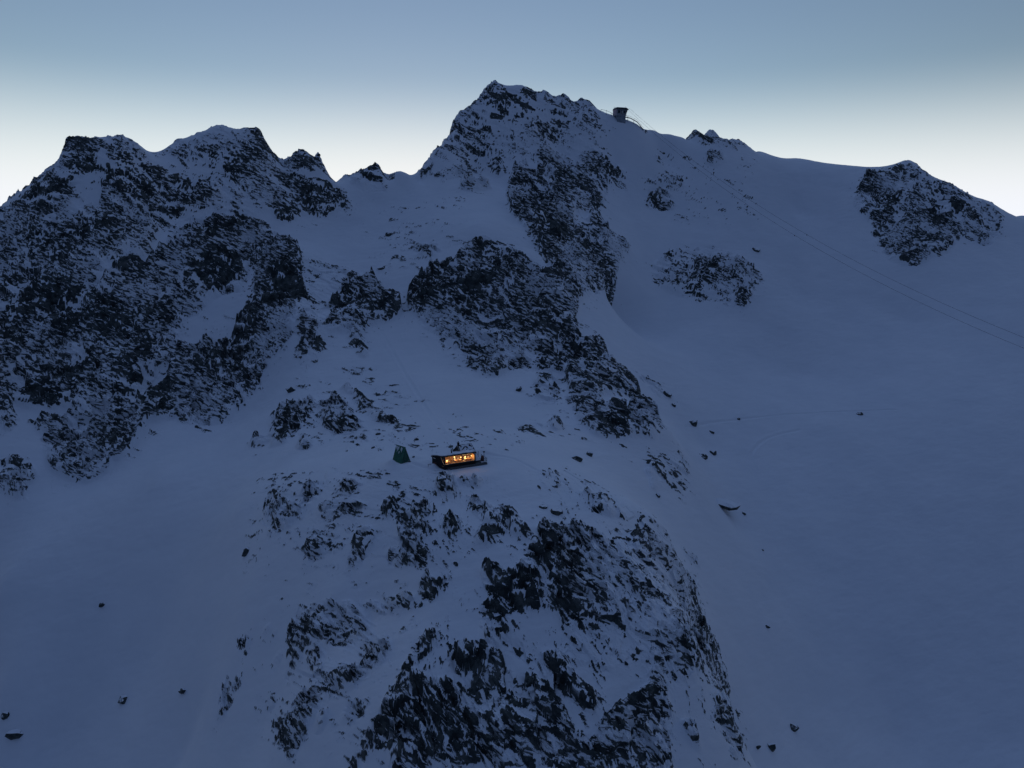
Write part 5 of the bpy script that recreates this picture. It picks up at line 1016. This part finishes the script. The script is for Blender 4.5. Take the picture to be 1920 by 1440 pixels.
# ------------------------------------------------------------------ cable car station on the summit ridge
SX, SY = 67.6, 473.6
SZ = ground(SX, SY) - 1.6
st = tag(empty('cable_station', (SX, SY, SZ), math.radians(19)), 'boxy summit cable car station with flat roof and dark windows on the ridge', 'building')
MB().box(-2.1, 2.9, -2.6, 2.6, -3.0, 3.1).build('base', M_CONCRETE, st)
bal = MB().box(-2.9, 3.2, -3.1, 2.7, 3.102, 3.45).build('balcony', M_STEEL, st)
for k in range(7):
    MB().box(-2.9 + k * 1.0, -2.84 + k * 1.0, -3.08, -3.02, 3.452, 4.3).build('baluster', M_STEEL, bal)
MB().box(-2.9, 3.2, -3.09, -3.01, 4.302, 4.38).build('handrail', M_STEEL, bal)
MB().box(-2.8, -2.5, -2.5, 2.5, 3.452, 6.9).build('side_wall', M_LITWALL, st)
bw = MB()
bw.box(-2.48, 3.0, 2.3, 2.5, 3.452, 6.9)
bw.hexa([(2.9, -2.3, 3.452), (3.1, -2.3, 3.452), (3.1, 2.28, 3.452), (2.9, 2.28, 3.452), (4.0, -2.5, 6.9), (4.2, -2.5, 6.9), (4.2, 2.28, 6.9), (4.0, 2.28, 6.9)])
bw.build('wall', M_CONCRETE, st)
fw = MB()
fw.box(-2.48, 2.88, -2.5, -2.3, 3.452, 4.3)
fw.hexa([(-2.48, -2.5, 6.3), (3.7, -2.5, 6.3), (3.7, -2.3, 6.3), (-2.48, -2.3, 6.3), (-2.48, -2.5, 6.9), (3.9, -2.5, 6.9), (3.9, -2.3, 6.9), (-2.48, -2.3, 6.9)])
for x0, x1 in ((-2.48, -1.9), (-0.5, -0.2), (1.2, 1.5), (2.6, 2.88)):
    fw.box(x0, x1, -2.498, -2.302, 4.302, 6.298)
fw.build('front_wall', M_CONCRETE, st)
for x0, x1 in ((-1.9, -0.5), (-0.2, 1.2), (1.5, 2.6)):
    w_ = MB().box(x0 + .08, x1 - .08, -2.42, -2.38, 4.38, 6.22).build('window', M_DGLASS, st)
    fm = MB().box(x0 + .002, x0 + .08, -2.52, -2.36, 4.302, 6.298)
    fm.box(x1 - .08, x1 - .002, -2.52, -2.36, 4.302, 6.298)
    fm.build('frame', M_STEEL, w_)
MB().box(0.45, 0.95, -2.47, -2.44, 4.7, 6.1).build('pale_panel', M_WHITE, st)
rfv = [(-3.2, -3.3, 6.95), (4.6, -3.3, 6.95), (4.4, 2.9, 6.95), (-3.0, 2.9, 6.95), (-2.6, -2.7, 7.95), (3.5, -2.7, 7.95), (3.4, 2.4, 7.95), (-2.5, 2.4, 7.95)]
rfo = MB().hexa(rfv).build('roof', M_METAL, st)
snow_sheet('roof_snow', [(-2.5, -2.6, 7.96), (3.4, -2.6, 7.96), (3.3, 2.3, 7.96), (-2.4, 2.3, 7.96)], 14, 10, 0.18, 0.08, rfo, 31, 0.5)
an = MB().tube((-2.4, -2.0, 7.6), (-4.4, -2.3, 8.0), 0.07, 6).build('antenna', M_METAL, st)
MB().tube((3.1, -1.5, 7.9), (3.1, -1.5, 9.0), 0.05, 6).build('antenna', M_METAL, st)
br = MB().box(2.92, 4.6, -1.2, -0.9, 2.2, 2.5)
br.tube((4.5, -1.05, 2.3), (5.0, -1.05, 3.0), 0.12, 6)
br.box(2.92, 3.9, -1.1, -0.95, 0.7, 0.95)
br.build('cable_bracket', M_METAL, st)

st.scale = (1.14, 1.0, 0.97)

# gangway on posts running down the ridge to the right of the station
def on_ridge(x, y, dz=0.0): return Vector((x, y, ground(x, y) + dz))
gw = empty('ridge_gangway', on_ridge(73.0, 474.5))
tag(gw, 'dark gangway on short posts running down the ridge right of the station', 'walkway')
g0 = gw.location
gpts = [Vector((71.6, 474.3, 0)), Vector((75.2, 475.2, 0)), Vector((79.6, 476.6, 0)), Vector((84.2, 478.0, 0))]
hts = [2.3, 2.6, 2.1, 0.5]
gl = [Vector((p.x, p.y, ground(p.x, p.y) + h_)) - g0 for p, h_ in zip(gpts, hts)]
for a_, b_ in zip(gl[:-1], gl[1:]):
    MB().hexa([a_ + Vector((0, -.6, -.18)), b_ + Vector((0, -.6, -.18)), b_ + Vector((0, .6, -.18)), a_ + Vector((0, .6, -.18)),
               a_ + Vector((0, -.6, .12)), b_ + Vector((0, -.6, .12)), b_ + Vector((0, .6, .12)), a_ + Vector((0, .6, .12))]).build('deck', M_METAL, gw)
    MB().tube(a_ + Vector((0, -.6, .95)), b_ + Vector((0, -.6, .95)), 0.06, 5).build('handrail', M_METAL, gw)
    mid = (a_ + b_) / 2
    wm = mid + g0
    MB().tube(mid + Vector((0, -.6, .12)), mid + Vector((0, -.6, .95)), 0.05, 5).build('post', M_METAL, gw)
    MB().tube((mid.x, mid.y, ground(wm.x, wm.y) - g0.z - .8), mid + Vector((0, 0, -.18)), 0.12, 6).build('support', M_METAL, gw)
# handrail left of the station
hr = empty('ridge_handrail', on_ridge(60, 471.0))
tag(hr, 'thin handrail on posts climbing the ridge left of the station', 'railing')
h0 = hr.location
hp = [Vector(p) for p in ((55.8, 471.2, 0), (59.2, 471.6, 0), (62.4, 472.2, 0), (65.3, 472.8, 0))]
hh = (1.6, 2.6, 2.2, 1.2)
hl = [Vector((p.x, p.y, ground(p.x, p.y) + q)) - h0 for p, q in zip(hp, hh)]
for k, p in enumerate(hl):
    w_ = p + h0
    MB().tube((p.x, p.y, ground(w_.x, w_.y) - h0.z - .5), p + Vector((0, 0, .35 if k == 1 else .05)), 0.09, 6).build('post', M_METAL, hr)
for a_, b_ in zip(hl[:-1], hl[1:]):
    MB().tube(a_, b_, 0.09, 5).build('rail', M_METAL, hr)
# mast with short arms at the foot of the gangway
ms = empty('cable_mast', on_ridge(85.6, 477.6, -0.3))
tag(ms, 'stubby mast with crossed arms at the lower end of the gangway', 'mast')
MB().tube((0, 0, -0.5), (0, 0, 2.6), 0.22, 6).build('post', M_METAL, ms)
MB().tube((-1.1, 0, 0.9), (1.0, 0, 2.3), 0.16, 6).build('arm', M_METAL, ms)
MB().tube((1.2, 0.1, 0.9), (-0.7, 0.1, 2.2), 0.16, 6).build('arm', M_METAL, ms)

# ------------------------------------------------------------------ haul cables across the bowl
labs = ('lower of the two thin cables crossing the right bowl from the station', 'upper of the two thin cables crossing the right bowl from the station')
clab = ('small dark carrier clamped on the lower cable over the bowl', 'small dark carrier clamped on the upper cable over the bowl')
for k, (pts, mid) in enumerate(CABLES):
    o = MB().path([Vector(p) for p in pts], 0.048, 5).build('haul_cable', M_CABLE)
    tag(o, labs[k], 'cable', 'cables of the summit lift')
    cc = empty('cable_carrier', mid, math.radians(60))
    tag(cc, clab[k], 'cable carrier', 'carriers on the lift cables')
    MB().box(-.35, .35, -.12, .12, -.45, -.08).build('body', M_METAL, cc)
    MB().tube((-.55, 0, .02), (-.15, 0, .02), 0.16, 8).build('wheel', M_METAL, cc)
    MB().tube((.15, 0, .02), (.55, 0, .02), 0.16, 8).build('wheel', M_METAL, cc)
